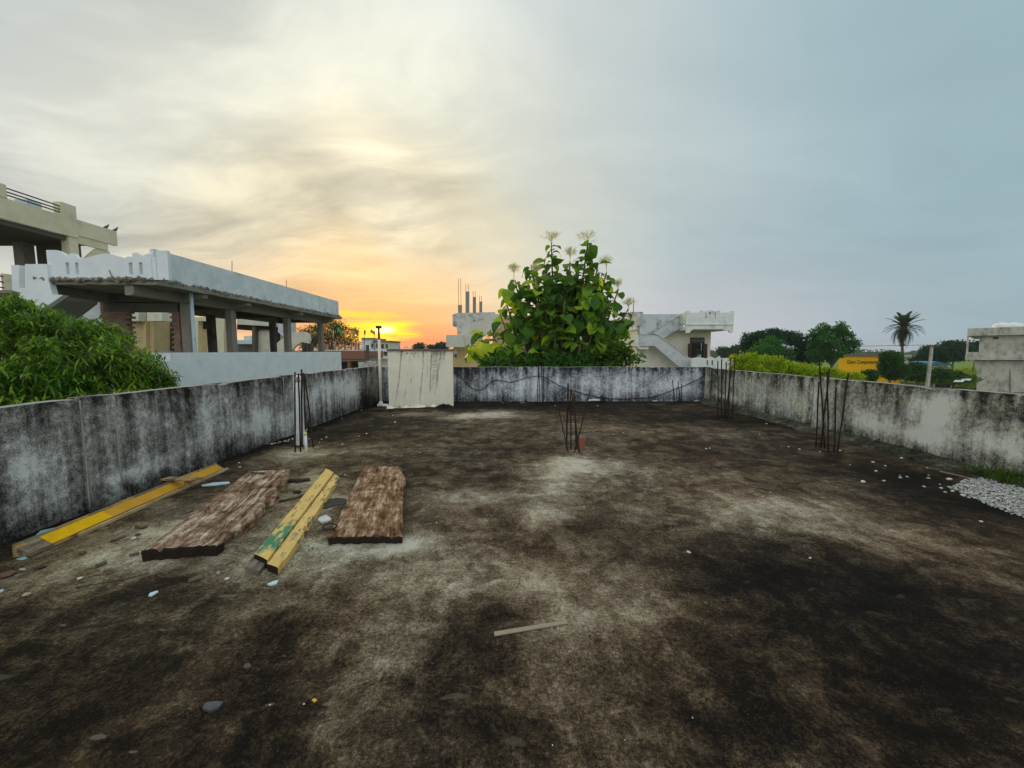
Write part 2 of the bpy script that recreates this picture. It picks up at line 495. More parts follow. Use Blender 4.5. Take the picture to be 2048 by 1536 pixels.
# low crop rows that stand in the field
rows = MB()
for r_ in range(26):
    y = 57 + r_ * 1.9
    x = 67.0
    while x < 67 + r_ * 1.5 + 34:
        wv = rnd.uniform(.5, 1.1); h = rnd.uniform(.35, .75)
        for q in range(2):
            a = rnd.uniform(0, 6.3)
            rows.add([(x - wv * math.cos(a) * .6, y - wv * math.sin(a) * .6, GZ + .1), (x + wv * math.cos(a) * .6, y + wv * math.sin(a) * .6, GZ + .1),
                      (x + wv * math.cos(a) * .8, y + .2, GZ + .1 + h), (x - wv * math.cos(a) * .8, y - .2, GZ + .1 + h * rnd.uniform(.7, 1.2))], [(0, 1, 2, 3)])
        x += rnd.uniform(.5, 1.0)
M['crop'] = foliage('crop_leaf', [(.10, .16, .010), (.19, .26, .014), (.30, .36, .03)], 0.35)
rows.build('crop_rows', M['crop'], label='rows of bright green young crop standing in the field', cat='crop', kind='stuff')

# ---------------------------------------------------------------- terrace floor
XL, XR, YB, YN = -4.10, 5.95, 11.78, -3.0
def blob(list_):
    out = []
    for (u, v, ru, rv, amp) in list_:
        c = G(u, v); n_ = G(u, min(1530, v + rv)); f_ = G(u, max(780, v - rv))
        out.append((c.x, c.y, max(.05, ru * c.y / F), max(.05, (f_.y - n_.y) / 2), amp))
    return out
FB = blob([
    # pale worn patches
    (1145, 925, 75, 22, .55), (1110, 975, 60, 30, .34), (1100, 1030, 60, 22, .28), (960, 995, 110, 22, .26), (900, 985, 70, 25, .12),
    (1300, 960, 190, 45, .16), (1560, 1020, 170, 30, .26), (1750, 1075, 160, 35, .14), (1980, 1120, 120, 40, .12), (1330, 1040, 170, 30, .14),
    (1230, 860, 200, 14, .15), (1160, 830, 120, 9, .10), (1430, 880, 150, 16, .10),
    (985, 829, 70, 8, .62), (930, 835, 40, 6, .35), (840, 827, 60, 5, .42), (1010, 848, 110, 8, .18), (780, 815, 40, 4, .2),
    (330, 1075, 200, 40, .30), (250, 1120, 170, 35, .22), (470, 1010, 70, 60, .25), (620, 1030, 70, 70, .34), (640, 960, 60, 30, .30), (560, 915, 70, 14, .22), (600, 903, 45, 8, .35),
    (740, 1095, 130, 22, .42), (800, 1088, 25, 14, .3), (860, 1080, 90, 50, .12), (640, 1130, 90, 30, .24),
    (830, 1180, 190, 50, .17), (1000, 1150, 160, 50, .16), (760, 1290, 110, 60, .14), (700, 1380, 50, 90, .12), (1250, 1250, 110, 80, .16), (1130, 1290, 90, 80, .10), (1200, 1170, 140, 50, .15), (1340, 1330, 90, 110, .12), (780, 1320, 60, 30, .22),
    (1080, 1420, 120, 70, .08), (645, 1460, 25, 40, .16), (445, 1470, 18, 14, .22), (50, 1335, 45, 22, .16), (510, 1210, 12, 40, .16), (480, 1140, 120, 25, .14),
    (1850, 935, 60, 6, .10), (690, 905, 120, 16, .08), (820, 890, 140, 18, .06),
    # mould-black areas
    (1000, 812, 380, 12, -.26), (1250, 830, 240, 12, -.12), (690, 850, 120, 30, -.16), (1560, 880, 150, 16, -.10), (1800, 950, 130, 40, -.26), (1950, 1010, 140, 50, -.20),
    (1600, 1180, 330, 70, -.24), (1760, 1350, 380, 150, -.24), (1450, 1400, 130, 120, -.14), (200, 1400, 330, 130, -.16), (500, 1440, 200, 90, -.15), (930, 1330, 100, 110, -.16),
    (1500, 840, 120, 14, -.14), (1010, 1220, 60, 30, -.12), (480, 1300, 160, 60, -.12), (1180, 1050, 60, 20, -.16), (1000, 1480, 200, 50, -.10),
])
def floor_val(x, y):
    dx_ = nz(x, y, 3.1, 1.3, 3) * .22; dy_ = nz(x, y, 9.4, 1.3, 3) * .22
    s = .40 + .13 * nz(x, y, 0, .55, 3)
    for cx, cy, rx, ry, am in FB:
        a = (x + dx_ * min(1.5, rx * 2) - cx) / rx; b = (y + dy_ * min(1.5, ry * 2) - cy) / ry
        q = a * a + b * b
        if q < 6:
            s += am * math.exp(-q * .9)
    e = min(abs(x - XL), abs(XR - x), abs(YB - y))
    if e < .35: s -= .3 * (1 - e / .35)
    return s
NX, NY = 230, 300
fm = MB(); fm_at = []
def fpt(i, j):
    t_ = j / NY
    x = XL - .05 + (XR - XL + .1) * i / NX
    y = YN + (YB + .05 - YN) * (t_ ** 1.0)
    return (x, y, .004 * nz(x, y, 5, 1.1, 2))
fm.grid(fpt, NX, NY)
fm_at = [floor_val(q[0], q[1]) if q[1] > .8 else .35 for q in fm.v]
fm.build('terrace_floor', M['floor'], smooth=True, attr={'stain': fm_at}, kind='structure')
tb = MB().box(XL - .13, XR + .13, YN, YB + .13, GZ, -.03)
tb.build('terrace_base', M['base'], kind='structure')

# ---------------------------------------------------------------- parapet walls
def parapet(name, mat, p0, p1, inward, h, th, blobs, pilasters, label, base_dark=.30, top_dark=.22, lift=0.0, fillet=None):
    """p0 -> p1: inner foot of the wall on the floor"""
    p0, p1 = Vector(p0), Vector(p1)
    L = (p1 - p0).length; ax = (p1 - p0) / L; inn = Vector(inward)
    r = root(name, (p0 + p1) / 2, label, 'wall')
    nu, nv = int(L / .045), int(h / .045)
    m_ = MB(); vals = []
    def val(P_):
        s_ = P_[0] * ax.x + P_[1] * ax.y; z = P_[2]
        v = .46 + lift + .20 * nz(s_, z * .8, 7.7, .9, 4)
        tz = h - z
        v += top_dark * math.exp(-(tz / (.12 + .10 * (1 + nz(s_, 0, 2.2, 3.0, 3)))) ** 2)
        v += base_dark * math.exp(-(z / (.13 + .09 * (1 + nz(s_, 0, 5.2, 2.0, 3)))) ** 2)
        dl_ = .10 + .75 * max(0, nz(s_, 11, 0, 5.0, 3)) + .35 * max(0, nz(s_, 2, 4, 13.0, 2))
        if tz < dl_: v += .55 * (1 - tz / dl_) * max(0, nz(s_, 5, 9, 9.0, 2) + .35)
        for (bs, bz, rs, rz_, am) in blobs:
            a = (s_ - bs + .12 * nz(s_, z, 1, 3)) / rs; b = (z - bz + .08 * nz(s_, z, 8, 3)) / rz_
            q = a * a + b * b
            if q < 6: v += am * math.exp(-q)
        return v
    top = lambda s_: h + .012 * nz(s_, 0, 1, 1.1, 4) - .035 * max(0, nz(s_, 3, 1, 2.2, 3) - .42)
    def face(i, j):
        s_ = L * i / nu; z = -.02 + (top(s_) + .02) * j / nv
        k_ = .008 * nz(s_, z, 0, 1.6, 3) + .003 * nz(s_, z, 4, 9, 2)
        rr = .012 if j == nv else 0
        q = p0 + ax * s_ + inn * (k_ - rr)
        return (q.x, q.y, z)
    m_.grid(face, nu, nv)
    vals = [val(q) for q in m_.v]
    # outer face
    n0 = len(m_.v)
    m_.grid(lambda i, j: tuple(p0 + ax * (L * i / 20) - inn * th + Vector((0, 0, -.02 + (top(L * i / 20) - .002 + .02) * j))), 20, 1)
    vals += [.6] * (len(m_.v) - n0)
    # ends
    for e in (p0, p1):
        n0 = len(m_.v)
        m_.add([e + Vector((0, 0, -.02)), e - inn * th + Vector((0, 0, -.02)), e - inn * th + Vector((0, 0, h - .004)), e + Vector((0, 0, h - .004))], [(0, 1, 2, 3)])
        vals += [.6] * 4
    m_.build('wall_face', mat, r, smooth=True, attr={'stain': vals})
    # worn top
    c = MB()
    def cop(i, j):
        s_ = L * i / nu
        k_ = .008 * nz(s_, top(s_), 0, 1.6, 3) + .003 * nz(s_, top(s_), 4, 9, 2)
        o = (k_ - .012) + (-th - k_ + .012) * j / 3 + (.004 * nz(s_, j * 3, 2, 6) if 0 < j < 3 else 0)
        q = p0 + ax * s_ + inn * o
        return (q.x, q.y, top(s_) + (.006 if 0 < j < 3 else 0))
    c.grid(cop, nu, 3)
    c.build('coping', M['coping'], r, smooth=True)
    for (s0, s1, pr) in pilasters:
        pm = MB()
        nn = 3; mm = 24
        a_ = p0 + ax * s0; b_ = p0 + ax * s1
        pv = []
        def pf(i, j):
            z = -.02 + (h + .014 + .02) * j / mm
            q = a_.lerp(b_, i / nn) + inn * (pr + .003 * nz(i, z, s0, 4))
            return (q.x, q.y, z)
        pm.grid(pf, nn, mm)
        for e in (a_, b_):
            pm.grid(lambda i, j: tuple(e + inn * (pr + (-.02 - pr) * i) + Vector((0, 0, -.02 + (h + .034) * j / mm))), 1, mm)
        z = h + .014
        pm.add([a_ + inn * pr + Vector((0, 0, z)), b_ + inn * pr + Vector((0, 0, z)), b_ - inn * (th * .9) + Vector((0, 0, z)), a_ - inn * (th * .9) + Vector((0, 0, z))], [(0, 1, 2, 3)])
        pv = [val(q) - .06 for q in pm.v]
        pl_o = pm.build('pilaster', mat, r, attr={'stain': pv})
        for e in (a_, b_):
            bd = MB()
            bd.tube([e + inn * (pr + .001) + ax * (.004 * nz(k_, e.y, 3)) + Vector((0, 0, h * (.02 + .97 * k_ / 12))) for k_ in range(13)], [.007 + .004 * nz(k_, 5, e.y) for k_ in range(13)], 6)
            bd.build('edge_bead', M['coping'], pl_o, smooth=True)
    if fillet:
        fw, fh = fillet
        fi = MB()
        def ff(i, j):
            s_ = L * i / nu
            ww = fw * (1 + .5 * nz(s_, 0, 3, 1.5, 4)); hh = fh * (1 + .5 * nz(s_, 4, 3, 1.2, 4))
            t_ = j / 5
            q = p0 + ax * s_ + inn * (.012 + ww * t_)
            return (q.x, q.y, hh * (1 - t_) ** 1.5 + (.012 * nz(s_, t_ * 2, 6, 7) if 0 < j < 5 else 0) - (.01 if j == 5 else 0) + .004)
        fi.grid(ff, nu, 5)
        fi.build('fillet', M['fillet'], r, smooth=True, attr={'stain': [.42 + .25 * nz(q[0], q[1], 0, 1.5) for q in fi.v]})
    return r
def on_left(u, v, ru, rv, am):
    c = DX(u, v, XL); a = DX(u - ru, v, XL); b = DX(u, v - rv, XL)
    return (c.y, c.z, max(.05, abs(c.y - a.y)), max(.04, abs(b.z - c.z)), am)
def on_back(u, v, ru, rv, am):
    c = D(u, v, YB)
    return (c.x, c.z, ru * YB / F, rv * YB / F, am)
def on_right(u, v, ru, rv, am):
    c = DX(u, v, XR); a = DX(u + ru, v, XR); b = DX(u, v - rv, XR)
    return (c.y, c.z, max(.05, abs(c.y - a.y)), max(.04, abs(b.z - c.z)), am)
LB = [on_left(*q) for q in [(250, 950, 30, 12, -.42), (330, 925, 55, 18, -.38), (185, 960, 20, 20, -.2), (60, 930, 45, 50, -.22), (110, 990, 30, 60, -.10), (320, 830, 30, 25, -.2),
     (520, 850, 40, 30, -.38), (575, 850, 20, 30, -.35), (505, 800, 20, 20, -.16), (650, 780, 40, 25, -.36), (700, 775, 30, 25, -.28), (735, 790, 10, 25, .25), (470, 890, 40, 22, .15), (430, 820, 25, 40, -.10), (480, 910, 60, 12, .16),
     (30, 1040, 60, 40, .12), (560, 780, 14, 12, .25), (20, 860, 40, 20, .10)]]
BB = [on_back(*q) for q in [(1020, 765, 40, 10, -.10), (1180, 765, 70, 12, -.12), (1350, 775, 60, 14, -.22), (1030, 790, 60, 10, -.05), (1240, 780, 50, 10, -.08), (1130, 785, 25, 14, .12), (1410, 765, 16, 40, .34), (1070, 765, 8, 40, -.3), (1092, 760, 6, 40, .2), (930, 790, 25, 14, .05), (960, 745, 60, 8, .06)]]
RB = [on_right(*q) for q in [(1865, 840, 30, 44, -.52), (1840, 872, 34, 18, -.5), (1892, 806, 20, 28, -.4), (2000, 890, 60, 22, -.34), (1750, 850, 60, 14, -.42), (1640, 830, 8, 40, -.25), (1450, 792, 25, 6, -.42), (1560, 800, 40, 22, -.12), (1850, 790, 70, 14, .08), (1960, 850, 30, 18, .12), (1425, 760, 12, 30, .34), (2040, 830, 40, 14, .16), (1790, 820, 30, 14, .06), (2030, 910, 30, 12, -.3)]]
def sl_(u, X): return abs(X * F / (u - 1024)) - YN
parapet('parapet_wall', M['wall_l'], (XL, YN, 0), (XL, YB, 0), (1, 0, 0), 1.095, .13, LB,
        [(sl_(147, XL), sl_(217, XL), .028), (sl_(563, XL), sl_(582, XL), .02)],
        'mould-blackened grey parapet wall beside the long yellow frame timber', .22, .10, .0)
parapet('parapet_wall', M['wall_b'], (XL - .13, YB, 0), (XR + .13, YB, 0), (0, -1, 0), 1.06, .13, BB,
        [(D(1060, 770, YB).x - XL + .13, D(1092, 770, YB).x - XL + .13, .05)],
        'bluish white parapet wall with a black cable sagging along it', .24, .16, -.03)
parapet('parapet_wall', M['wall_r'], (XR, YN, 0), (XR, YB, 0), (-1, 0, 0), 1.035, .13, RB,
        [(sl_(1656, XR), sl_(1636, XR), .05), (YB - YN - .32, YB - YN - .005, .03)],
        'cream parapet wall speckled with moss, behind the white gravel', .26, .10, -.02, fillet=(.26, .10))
# ---------------------------------------------------------------- building materials
M['white'] = plaster('fresh_white_render', (.86, .88, .90), (.40, .42, .43), 0.30, 0.45, 0.7, (.76, .80, .83))
M['white2'] = plaster('patched_white_render', (.80, .83, .84), (.42, .45, .46), 0.42, 0.45, 0.1, (.62, .67, .68))
M['cream'] = plaster('cream_render', (.76, .69, .48), (.36, .31, .21), 0.30, 0.4, 0.7)
M['beige'] = plaster('beige_render', (.60, .47, .25), (.34, .26, .14), 0.2, 0.4, 0.3)
M['ochre'] = plaster('ochre_render', (.72, .52, .24), (.42, .30, .14), 0.15, 0.4, 0.3)
M['pale'] = plaster('pale_stained_render', (.72, .69, .56), (.22, .21, .17), 0.34, 0.5, 0.4)
M['palegreen'] = plaster('pale_green_render', (.66, .68, .57), (.34, .35, .28), 0.25, 0.5, 0.4)
M['mould'] = plaster('mouldy_white_render', (.64, .63, .58), (.10, .095, .085), 0.62, 0.7, 0.3)
M['bluegrey'] = plaster('bluish_stained_render', (.62, .65, .66), (.17, .18, .19), 0.5, 0.6, 0.4)
M['rhouse'] = plaster('warm_white_render', (.80, .77, .64), (.40, .37, .29), 0.32, 0.5, 0.7)
M['rwhite'] = plaster('white_trim_render', (.82, .84, .80), (.30, .31, .29), 0.36, 0.6, 0.8)
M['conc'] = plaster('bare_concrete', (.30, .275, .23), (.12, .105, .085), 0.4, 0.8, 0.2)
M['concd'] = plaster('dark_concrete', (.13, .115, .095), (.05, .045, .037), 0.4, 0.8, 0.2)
M['stub'] = plaster('grey_stub_concrete', (.28, .30, .29), (.15, .16, .16), 0.3, 0.9, 0.2)
M['greywall'] = plaster('unpainted_cement_render', (.54, .51, .43), (.20, .19, .155), 0.62, 0.3, 0.15)
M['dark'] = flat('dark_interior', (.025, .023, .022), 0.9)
M['brown'] = flat('brown_paint', (.06, .035, .025), 0.6)
M['redbrown'] = flat('red_oxide_paint', (.30, .14, .09), 0.7)
M['pvc'] = flat('white_pvc', (.78, .80, .80), 0.4, 0.4, 0.05)
M['pvcw'] = flat('aged_ivory_pvc', (.72, .66, .54), 0.5, 0.35, 0.08)
M['steelb'] = flat('painted_steel', (.09, .05, .035), 0.6, 0.3, 0.2)
M['glass'] = flat('dull_window_glass', (.05, .06, .07), 0.15, 0.5, 0.1)
M['blue'] = flat('blue_sheet', (.10, .30, .55), 0.5)
M['paleblue'] = flat('pale_blue_paint', (.50, .62, .68), 0.6)
M['plastic'] = flat('white_plastic', (.82, .82, .80), 0.4, 0.4, 0.03)
def brick_material():
    m, t = new_mat('rough_red_brick')
    p = t.pos
    q = t.comb(t.m('ADD', t.sep(p)[0], t.sep(p)[1]), t.sep(p)[2], 0.0)
    bt = t.n('ShaderNodeTexBrick')
    t.put(bt.inputs['Vector'], q); bt.inputs['Scale'].default_value = 1.0
    bt.inputs['Brick Width'].default_value = .23; bt.inputs['Row Height'].default_value = .085; bt.inputs['Mortar Size'].default_value = .010
    bt.inputs['Color1'].default_value = (.34, .15, .10, 1); bt.inputs['Color2'].default_value = (.24, .11, .08, 1); bt.inputs['Mortar'].default_value = (.25, .22, .19, 1)
    n = t.noise(p, 6, 5, .7)
    c = t.mix(t.rng(n, .48, .62), bt.outputs[0], (.27, .24, .20))
    fin(t, c, .95, .1, bt.outputs['Fac'], .6, .02)
    return m
M['brick'] = brick_material()

# ---------------------------------------------------------------- unfinished white house, left
wh = root('unfinished_house', (-13, 18, GZ), 'unfinished house with white parapets over bare concrete columns and brick jambs', 'house')
MB().box(-10.95, -10.8, 11.7, 24.4, GZ, 1.5).build('lower_wall', M['white'], wh)
MB().box(-18, -10.96, 12.0, 12.15, GZ, .5).build('ground_storey_wall', M['white'], wh)
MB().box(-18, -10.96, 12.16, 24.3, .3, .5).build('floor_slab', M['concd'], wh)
# blue-edged ornament at the wall's front end
orn = MB()
arc = [D(338 - 26 + 12 * math.cos(a), 712 + 9 * math.sin(a), 11.62) for a in [math.pi * i / 8 for i in range(9)]]
orn.prism([D(298, 722, 11.62)] + [D(300, 712, 11.62)] + arc[::-1] + [D(327, 706, 11.62), D(341, 706, 11.62), D(341, 722, 11.62)], (0, .07, 0))
orn.build('wall_ornament', M['white'], wh)
MB().box(D(322, 700, 11.6).x, D(338, 700, 11.6).x, 11.58, 11.69, 1.52, 1.56).build('ornament_trim', flat('blue_trim', (.25, .30, .55)), wh)
# roof slab with broken edge
def ragged_slab(x0, x1, y0, y1, z0, z1, j=.035):
    m_ = MB()
    nx = max(2, int((x1 - x0) / .18)); ny = max(2, int((y1 - y0) / .18))
    per = [(x0 + (x1 - x0) * i / nx, y0) for i in range(nx)] + [(x1, y0 + (y1 - y0) * i / ny) for i in range(ny)] + \
          [(x1 - (x1 - x0) * i / nx, y1) for i in range(nx)] + [(x0, y1 - (y1 - y0) * i / ny) for i in range(ny)]
    cx, cy = (x0 + x1) / 2, (y0 + y1) / 2
    n_ = len(per)
    lo, hi = [], []
    for (x, y) in per:
        jx = rnd.uniform(-j, j); jy = rnd.uniform(-j, j)
        lo.append((x + jx, y + jy, z0 + rnd.uniform(-.3, .3) * j)); hi.append((x + jx * rnd.uniform(.2, 1.5), y + jy, z1 + rnd.uniform(-.8, .5) * j))
    m_.add(lo + hi, [tuple(range(n_ - 1, -1, -1)), tuple(range(n_, 2 * n_))] + [(i, (i + 1) % n_, (i + 1) % n_ + n_, i + n_) for i in range(n_)])
    return m_
ragged_slab(-14.42, -10.70, 11.82, 24.5, 3.55, 3.68).build('roof_slab', M['conc'], wh)
MB().box(-18, -14.3, 13.6, 24.5, 3.55, 3.66).build('roof_slab', M['conc'], wh)
for x0, x1, y0 in ((-11.78, -11.5, 11.9), (-14.38, -14.1, 11.88)):
    MB().box(x0, x1, y0, 24.3, 3.24, 3.552).build('beam', M['conc'], wh, bevel=.015)
for y in (13.8, 16.1, 20.1, 23.6):
    MB().prism([(-11.49, y - .14, 3.22), (-11.49, y - .14, 3.553), (-10.84, y - .14, 3.553), (-10.84, y - .14, 3.40)], (0, .28, 0)).build('bracket_beam', M['conc'], wh)
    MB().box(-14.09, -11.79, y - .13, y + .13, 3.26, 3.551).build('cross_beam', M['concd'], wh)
for y in (13.95, 16.1, 20.1, 23.6):
    MB().box(-11.77, -11.51, y - .14, y + .14, .5, 3.239).build('column', M['conc'], wh, bevel=.012)
for y in (18.4, 23.1):
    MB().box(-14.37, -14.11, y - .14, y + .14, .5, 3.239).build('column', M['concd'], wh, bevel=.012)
# front wall with unfinished brick opening
xa, xb, xc = D(205, 650, 13.8).x, D(262, 650, 13.8).x, D(345, 650, 13.8).x
MB().box(-16.6, xa, 13.78, 13.9, .5, 3.5).build('rendered_wall', M['white'], wh)
def toothed(x0, x1, side):
    m_ = MB()
    z = .5; i = 0
    while z < 3.2:
        e = .11 * (i % 2) + rnd.uniform(-.03, .04)
        m_.box(x0 - (e if side < 0 else 0), x1 + (e if side > 0 else 0), 13.76 + rnd.uniform(-.012, .012), 13.98, z, z + .078)
        z += .088; i += 1
    m_.box(x0 + .02, x1 - .02, 13.775, 13.97, .5, 3.2)
    return m_
toothed(xa + .02, xb - .12, 1).build('brick_jamb', M['brick'], wh)
toothed(xc + .06, -11.79, -1).build('brick_jamb', M['brick'], wh)
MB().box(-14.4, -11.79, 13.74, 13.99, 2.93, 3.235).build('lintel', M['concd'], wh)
MB().lathe((-10.99 - .02, 13.42, .5), [(.055, 0), (.055, 3.05)], 12).build('drain_pipe', M['paleblue'], wh, smooth=True)
# roof parapets
sp = MB()
L0, L1 = 11.9, 24.3
sp.grid(lambda i, j: (-10.80 + .006 * nz(i * .3, j, 0), L0 + (L1 - L0) * i / 60, 3.66 + (.96 + .008 * nz(i * .2, 3)) * j / 6 + (rnd.uniform(-.02, .03) if j == 0 else 0)), 60, 6)
sp.box(-10.92, -10.808, L0, L1, 3.69, 4.615)
sp.build('roof_parapet', M['white2'], wh)
prof = [(92, 500), (112, 500), (120, 503), (127, 507), (133, 511), (138, 508), (143, 506), (149, 508), (153, 513), (160, 517), (172, 516), (185, 512), (200, 508), (212, 506.5), (225, 509), (238, 513), (250, 516),
        (255, 513), (264, 513), (265, 506), (271, 505), (278, 507), (284, 512), (290, 509), (297, 506.5), (302, 509), (302, 514), (311, 514), (311, 501), (334, 501)]
fp = MB()
pts3 = [D(u, v, 11.78) for u, v in prof]
zb = 3.68
hole = ((129, 136), (148, 155), (256, 263), (276, 283))
us = sorted(set([u for u, _ in prof] + [q for h in hole for q in h]))
def top_at(u):
    for (a, va), (b, vb) in zip(prof, prof[1:]):
        if a <= u <= b and b > a:
            return va + (vb - va) * (u - a) / (b - a)
    return 501
for a, b in zip(us, us[1:]):
    mid = (a + b) / 2
    ta, tb_ = D(a, top_at(a + .01), 11.78), D(b, top_at(b - .01), 11.78)
    segs = [(zb, None)]
    if any(h0 <= mid <= h1 for h0, h1 in hole):
        z0, z1 = D(mid, 549, 11.78).z, D(mid, 525, 11.78).z
        fp.add([(ta.x, 11.78, zb), (tb_.x, 11.78, zb), (tb_.x, 11.78, z0), (ta.x, 11.78, z0), (ta.x, 11.88, zb), (tb_.x, 11.88, zb), (tb_.x, 11.88, z0), (ta.x, 11.88, z0)],
               [(0, 1, 2, 3), (2, 6, 7, 3), (0, 3, 7, 4), (1, 5, 6, 2)])
        lo = z1
    else:
        lo = zb
    fp.add([(ta.x, 11.78, lo), (tb_.x, 11.78, lo), (tb_.x, 11.78, tb_.z), (ta.x, 11.78, ta.z), (ta.x, 11.88, lo), (tb_.x, 11.88, lo), (tb_.x, 11.88, tb_.z), (ta.x, 11.88, ta.z)],
           [(0, 1, 2, 3), (3, 2, 6, 7), (0, 3, 7, 4), (1, 5, 6, 2), (0, 4, 5, 1), (4, 7, 6, 5)])
fp.build('ornate_parapet', M['white'], wh)
MB().box(pts3[0].x + .02, -10.82, 11.885, 11.96, 3.69, D(200, 518, 11.78).z).build('parapet_backing', M['white'], wh)
# crumbled mortar along the slab edge
bm_ = MB()
for k_ in range(420):
    if k_ < 300: c = Vector((-10.76 + rnd.uniform(-.05, .04), rnd.uniform(11.9, 24.4), 3.685 + rnd.uniform(-.015, .05)))
    else: c = Vector((rnd.uniform(-14.35, -10.8), 11.79 + rnd.uniform(-.05, .0), 3.685 + rnd.uniform(-.015, .035)))
    a_ = Vector((rnd.uniform(-1, 1), rnd.uniform(-1, 1), rnd.uniform(-.4, .4))).normalized(); b_ = a_.orthogonal().normalized()
    s_ = rnd.uniform(.02, .07)
    bm_.obox(c, a_ * s_ * 1.4, b_ * s_ * .7, a_.cross(b_) * s_ * .5)
bm_.build('broken_edge', M['conc'], wh, kind='stuff')
# stair flank at the left
MB().prism([D(u, v, 11.7) for u, v in [(22, 530), (38, 530), (38, 576), (50, 576), (50, 528), (93, 528), (97, 560), (105, 589), (126, 590), (88, 616), (10, 668), (0, 640), (42, 585), (25, 581)]], (0, .16, 0)).build('stair_flank', M['white'], wh)
MB().prism([D(u, v, 11.88) for u, v in [(37, 531), (51, 531), (51, 578), (37, 578)]], (0, .05, 0)).build('stair_slot_brick', M['brick'], wh)
MB().prism([D(u, v, 11.87) for u, v in [(20, 668), (125, 593), (125, 600), (30, 672)]], (0, 1.0, 0)).build('stair_soffit', M['conc'], wh)
for u, v0, v1, Y in ((464, 522, 556, 15.2), (573, 560, 585, 19.2)):
    MB().tube([D(u, v0, Y), D(u, v1, Y)], .012, 5).build('roof_rod', M['steelb'], wh)
# bent ends of reinforcement sticking out of the broken slab edge
for pts in ([(218, 540), (222, 550), (232, 560)], [(274, 552), (285, 557), (292, 558)], [(328, 556), (327, 562)], [(97, 560), (103, 563), (108, 570)]):
    MB().tube([D(u, v, 11.74) for u, v in pts], .012, 5).build('bent_bar', M['steelb'], wh)

# ---------------------------------------------------------------- cream house, far left
ch = root('cream_house', (-20, 15, GZ), 'tall cream house with open upper floor and roof rails', 'house')
def yx(u, v): return DX(u, v, -18.0).y
ya, yb_, yc, yd = yx(13, 390), yx(121, 410), yx(152, 430), yx(235, 475)
zs_, zp, zt, z2 = DX(70, 454, -18).z, DX(70, 414, -18).z, DX(135, 408, -18).z, DX(195, 451, -18).z
MB().box(-18.12, -18, 10.5, yb_, zs_, zp).build('roof_parapet', M['cream'], ch)
MB().box(-18.3, -17.98, ya - .9, ya, zp + .002, zt - .05).build('parapet_post', M['cream'], ch)
MB().box(-18.3, -17.98, yb_, yc, zs_, zt).build('parapet_post', M['cream'], ch)
for k_ in (.25, .5, .8):
    z = zp + (zt - .08 - zp) * k_
    MB().tube([(-18.05, ya - .02, z + .03), (-18.05, yb_ + .02, z)], .025, 6).build('rail', M['steelb'], ch)
MB().box(-18.16, -18.02, yc + .003, yd, zs_ + .12, z2).build('roof_parapet', M['cream'], ch)
MB().box(-18.16, -18.06, yc + .003, yd - .4, zs_ - .2, zs_ + .118).build('parapet_fascia', M['cream'], ch)
MB().prism([(-18.1, yc + .05, 3.0), (-18.1, yd - .3, 3.0), (-18.1, yd - .3, zs_ - .21), (-18.1, yc + .8, zs_ - .21), (-18.1, yc + .05, zs_ - 1.0)], (-.12, 0, 0)).build('stair_wall', M['cream'], ch)
MB().box(-23, -18.13, 10.5, yc + .5, zs_ - .18, zs_).build('roof_slab', M['concd'], ch)
MB().box(-18.35, -18.02, yc - .33, yc, 3.4, zs_ - .005).build('column', M['cream'], ch)
MB().box(-20.5, -20.1, yc - .2, yc + .2, 3.4, zs_ - .19).build('column', M['conc'], ch)
MB().box(-20.09, -18.36, yc + .25, yc + .4, 3.4, zs_ - .19).build('inner_wall', M['concd'], ch)
yl = yx(9, 560)
zl = DX(15, 548, -18).z
MB().box(-18.12, -18, yl, yc, GZ, zl).build('lower_wall', M['cream'], ch)
for k_ in (.1, .3, .5):
    MB().tube([(-18.05, 11.5, zl - k_), (-18.05, yl, zl - k_)], .025, 6).build('rail', M['steelb'], ch)
MB().box(-18.12, -18, 10.5, yl - .003, GZ, zl - .65).build('lower_wall', M['cream'], ch)
MB().box(-23, -18.13, 10.5, yc + .5, 3.0, 3.2).build('floor_slab', M['conc'], ch)
MB().box(-22.9, -22.6, yc - .2, yc + .2, 3.2, zs_ - .19).build('column', M['conc'], ch)
MB().box(-22.9, -22.6, 10.6, 11.0, 3.2, zs_ - .19).build('column', M['conc'], ch)
MB().box(-23, -22.85, 10.5, yc + .5, GZ, 2.99).build('side_wall', M['cream'], ch)
MB().box(-19.2, -18.7, yb_ - .5, yb_ - .05, zs_ + .01, zp + .42).build('roof_box', M['paleblue'], ch)

def bird(u, v, Y, face, label):
    c = D(u, v, Y)
    m_ = MB()
    ax = Vector((face, 0, 0))
    prof_ = [(-.17, .004, .03), (-.10, .025, .02), (-.04, .05, .02), (.03, .055, .045), (.08, .035, .085), (.105, .026, .12), (.13, .028, .135), (.15, .016, .135), (.175, .004, .125)]
    pts = [c + ax * a + Vector((0, 0, h + .06)) for a, r_, h in prof_]
    m_.tube(pts, [r_ for _, r_, _ in prof_], 8)
    o = m_.build('pigeon', M['birdm'], None, smooth=True, label=label, cat='bird', group='pigeons on the cream parapet')
    for s in (-.018, .018):
        MB().tube([c + Vector((0.01 * face, s, 0)), c + Vector((.0, s, .08))], .005, 5).build('leg', M['steelb'], o)
    return o
M['birdm'] = flat('grey_feathers', (.10, .095, .09), .7)
bp = DX(212, 452, -18.09); bird(212, 456, DX(212, 456, -18.09).y, 1, 'grey pigeon sitting upright on the cream house parapet')
bird(231, 459.5, DX(230, 460, -18.09).y, 1, 'grey pigeon perched at the end corner of the cream parapet')
for o in [q for q in bpy.data.objects if q.name.startswith('pigeon')]:
    o.location.z = z2; o.location.x = -18.09

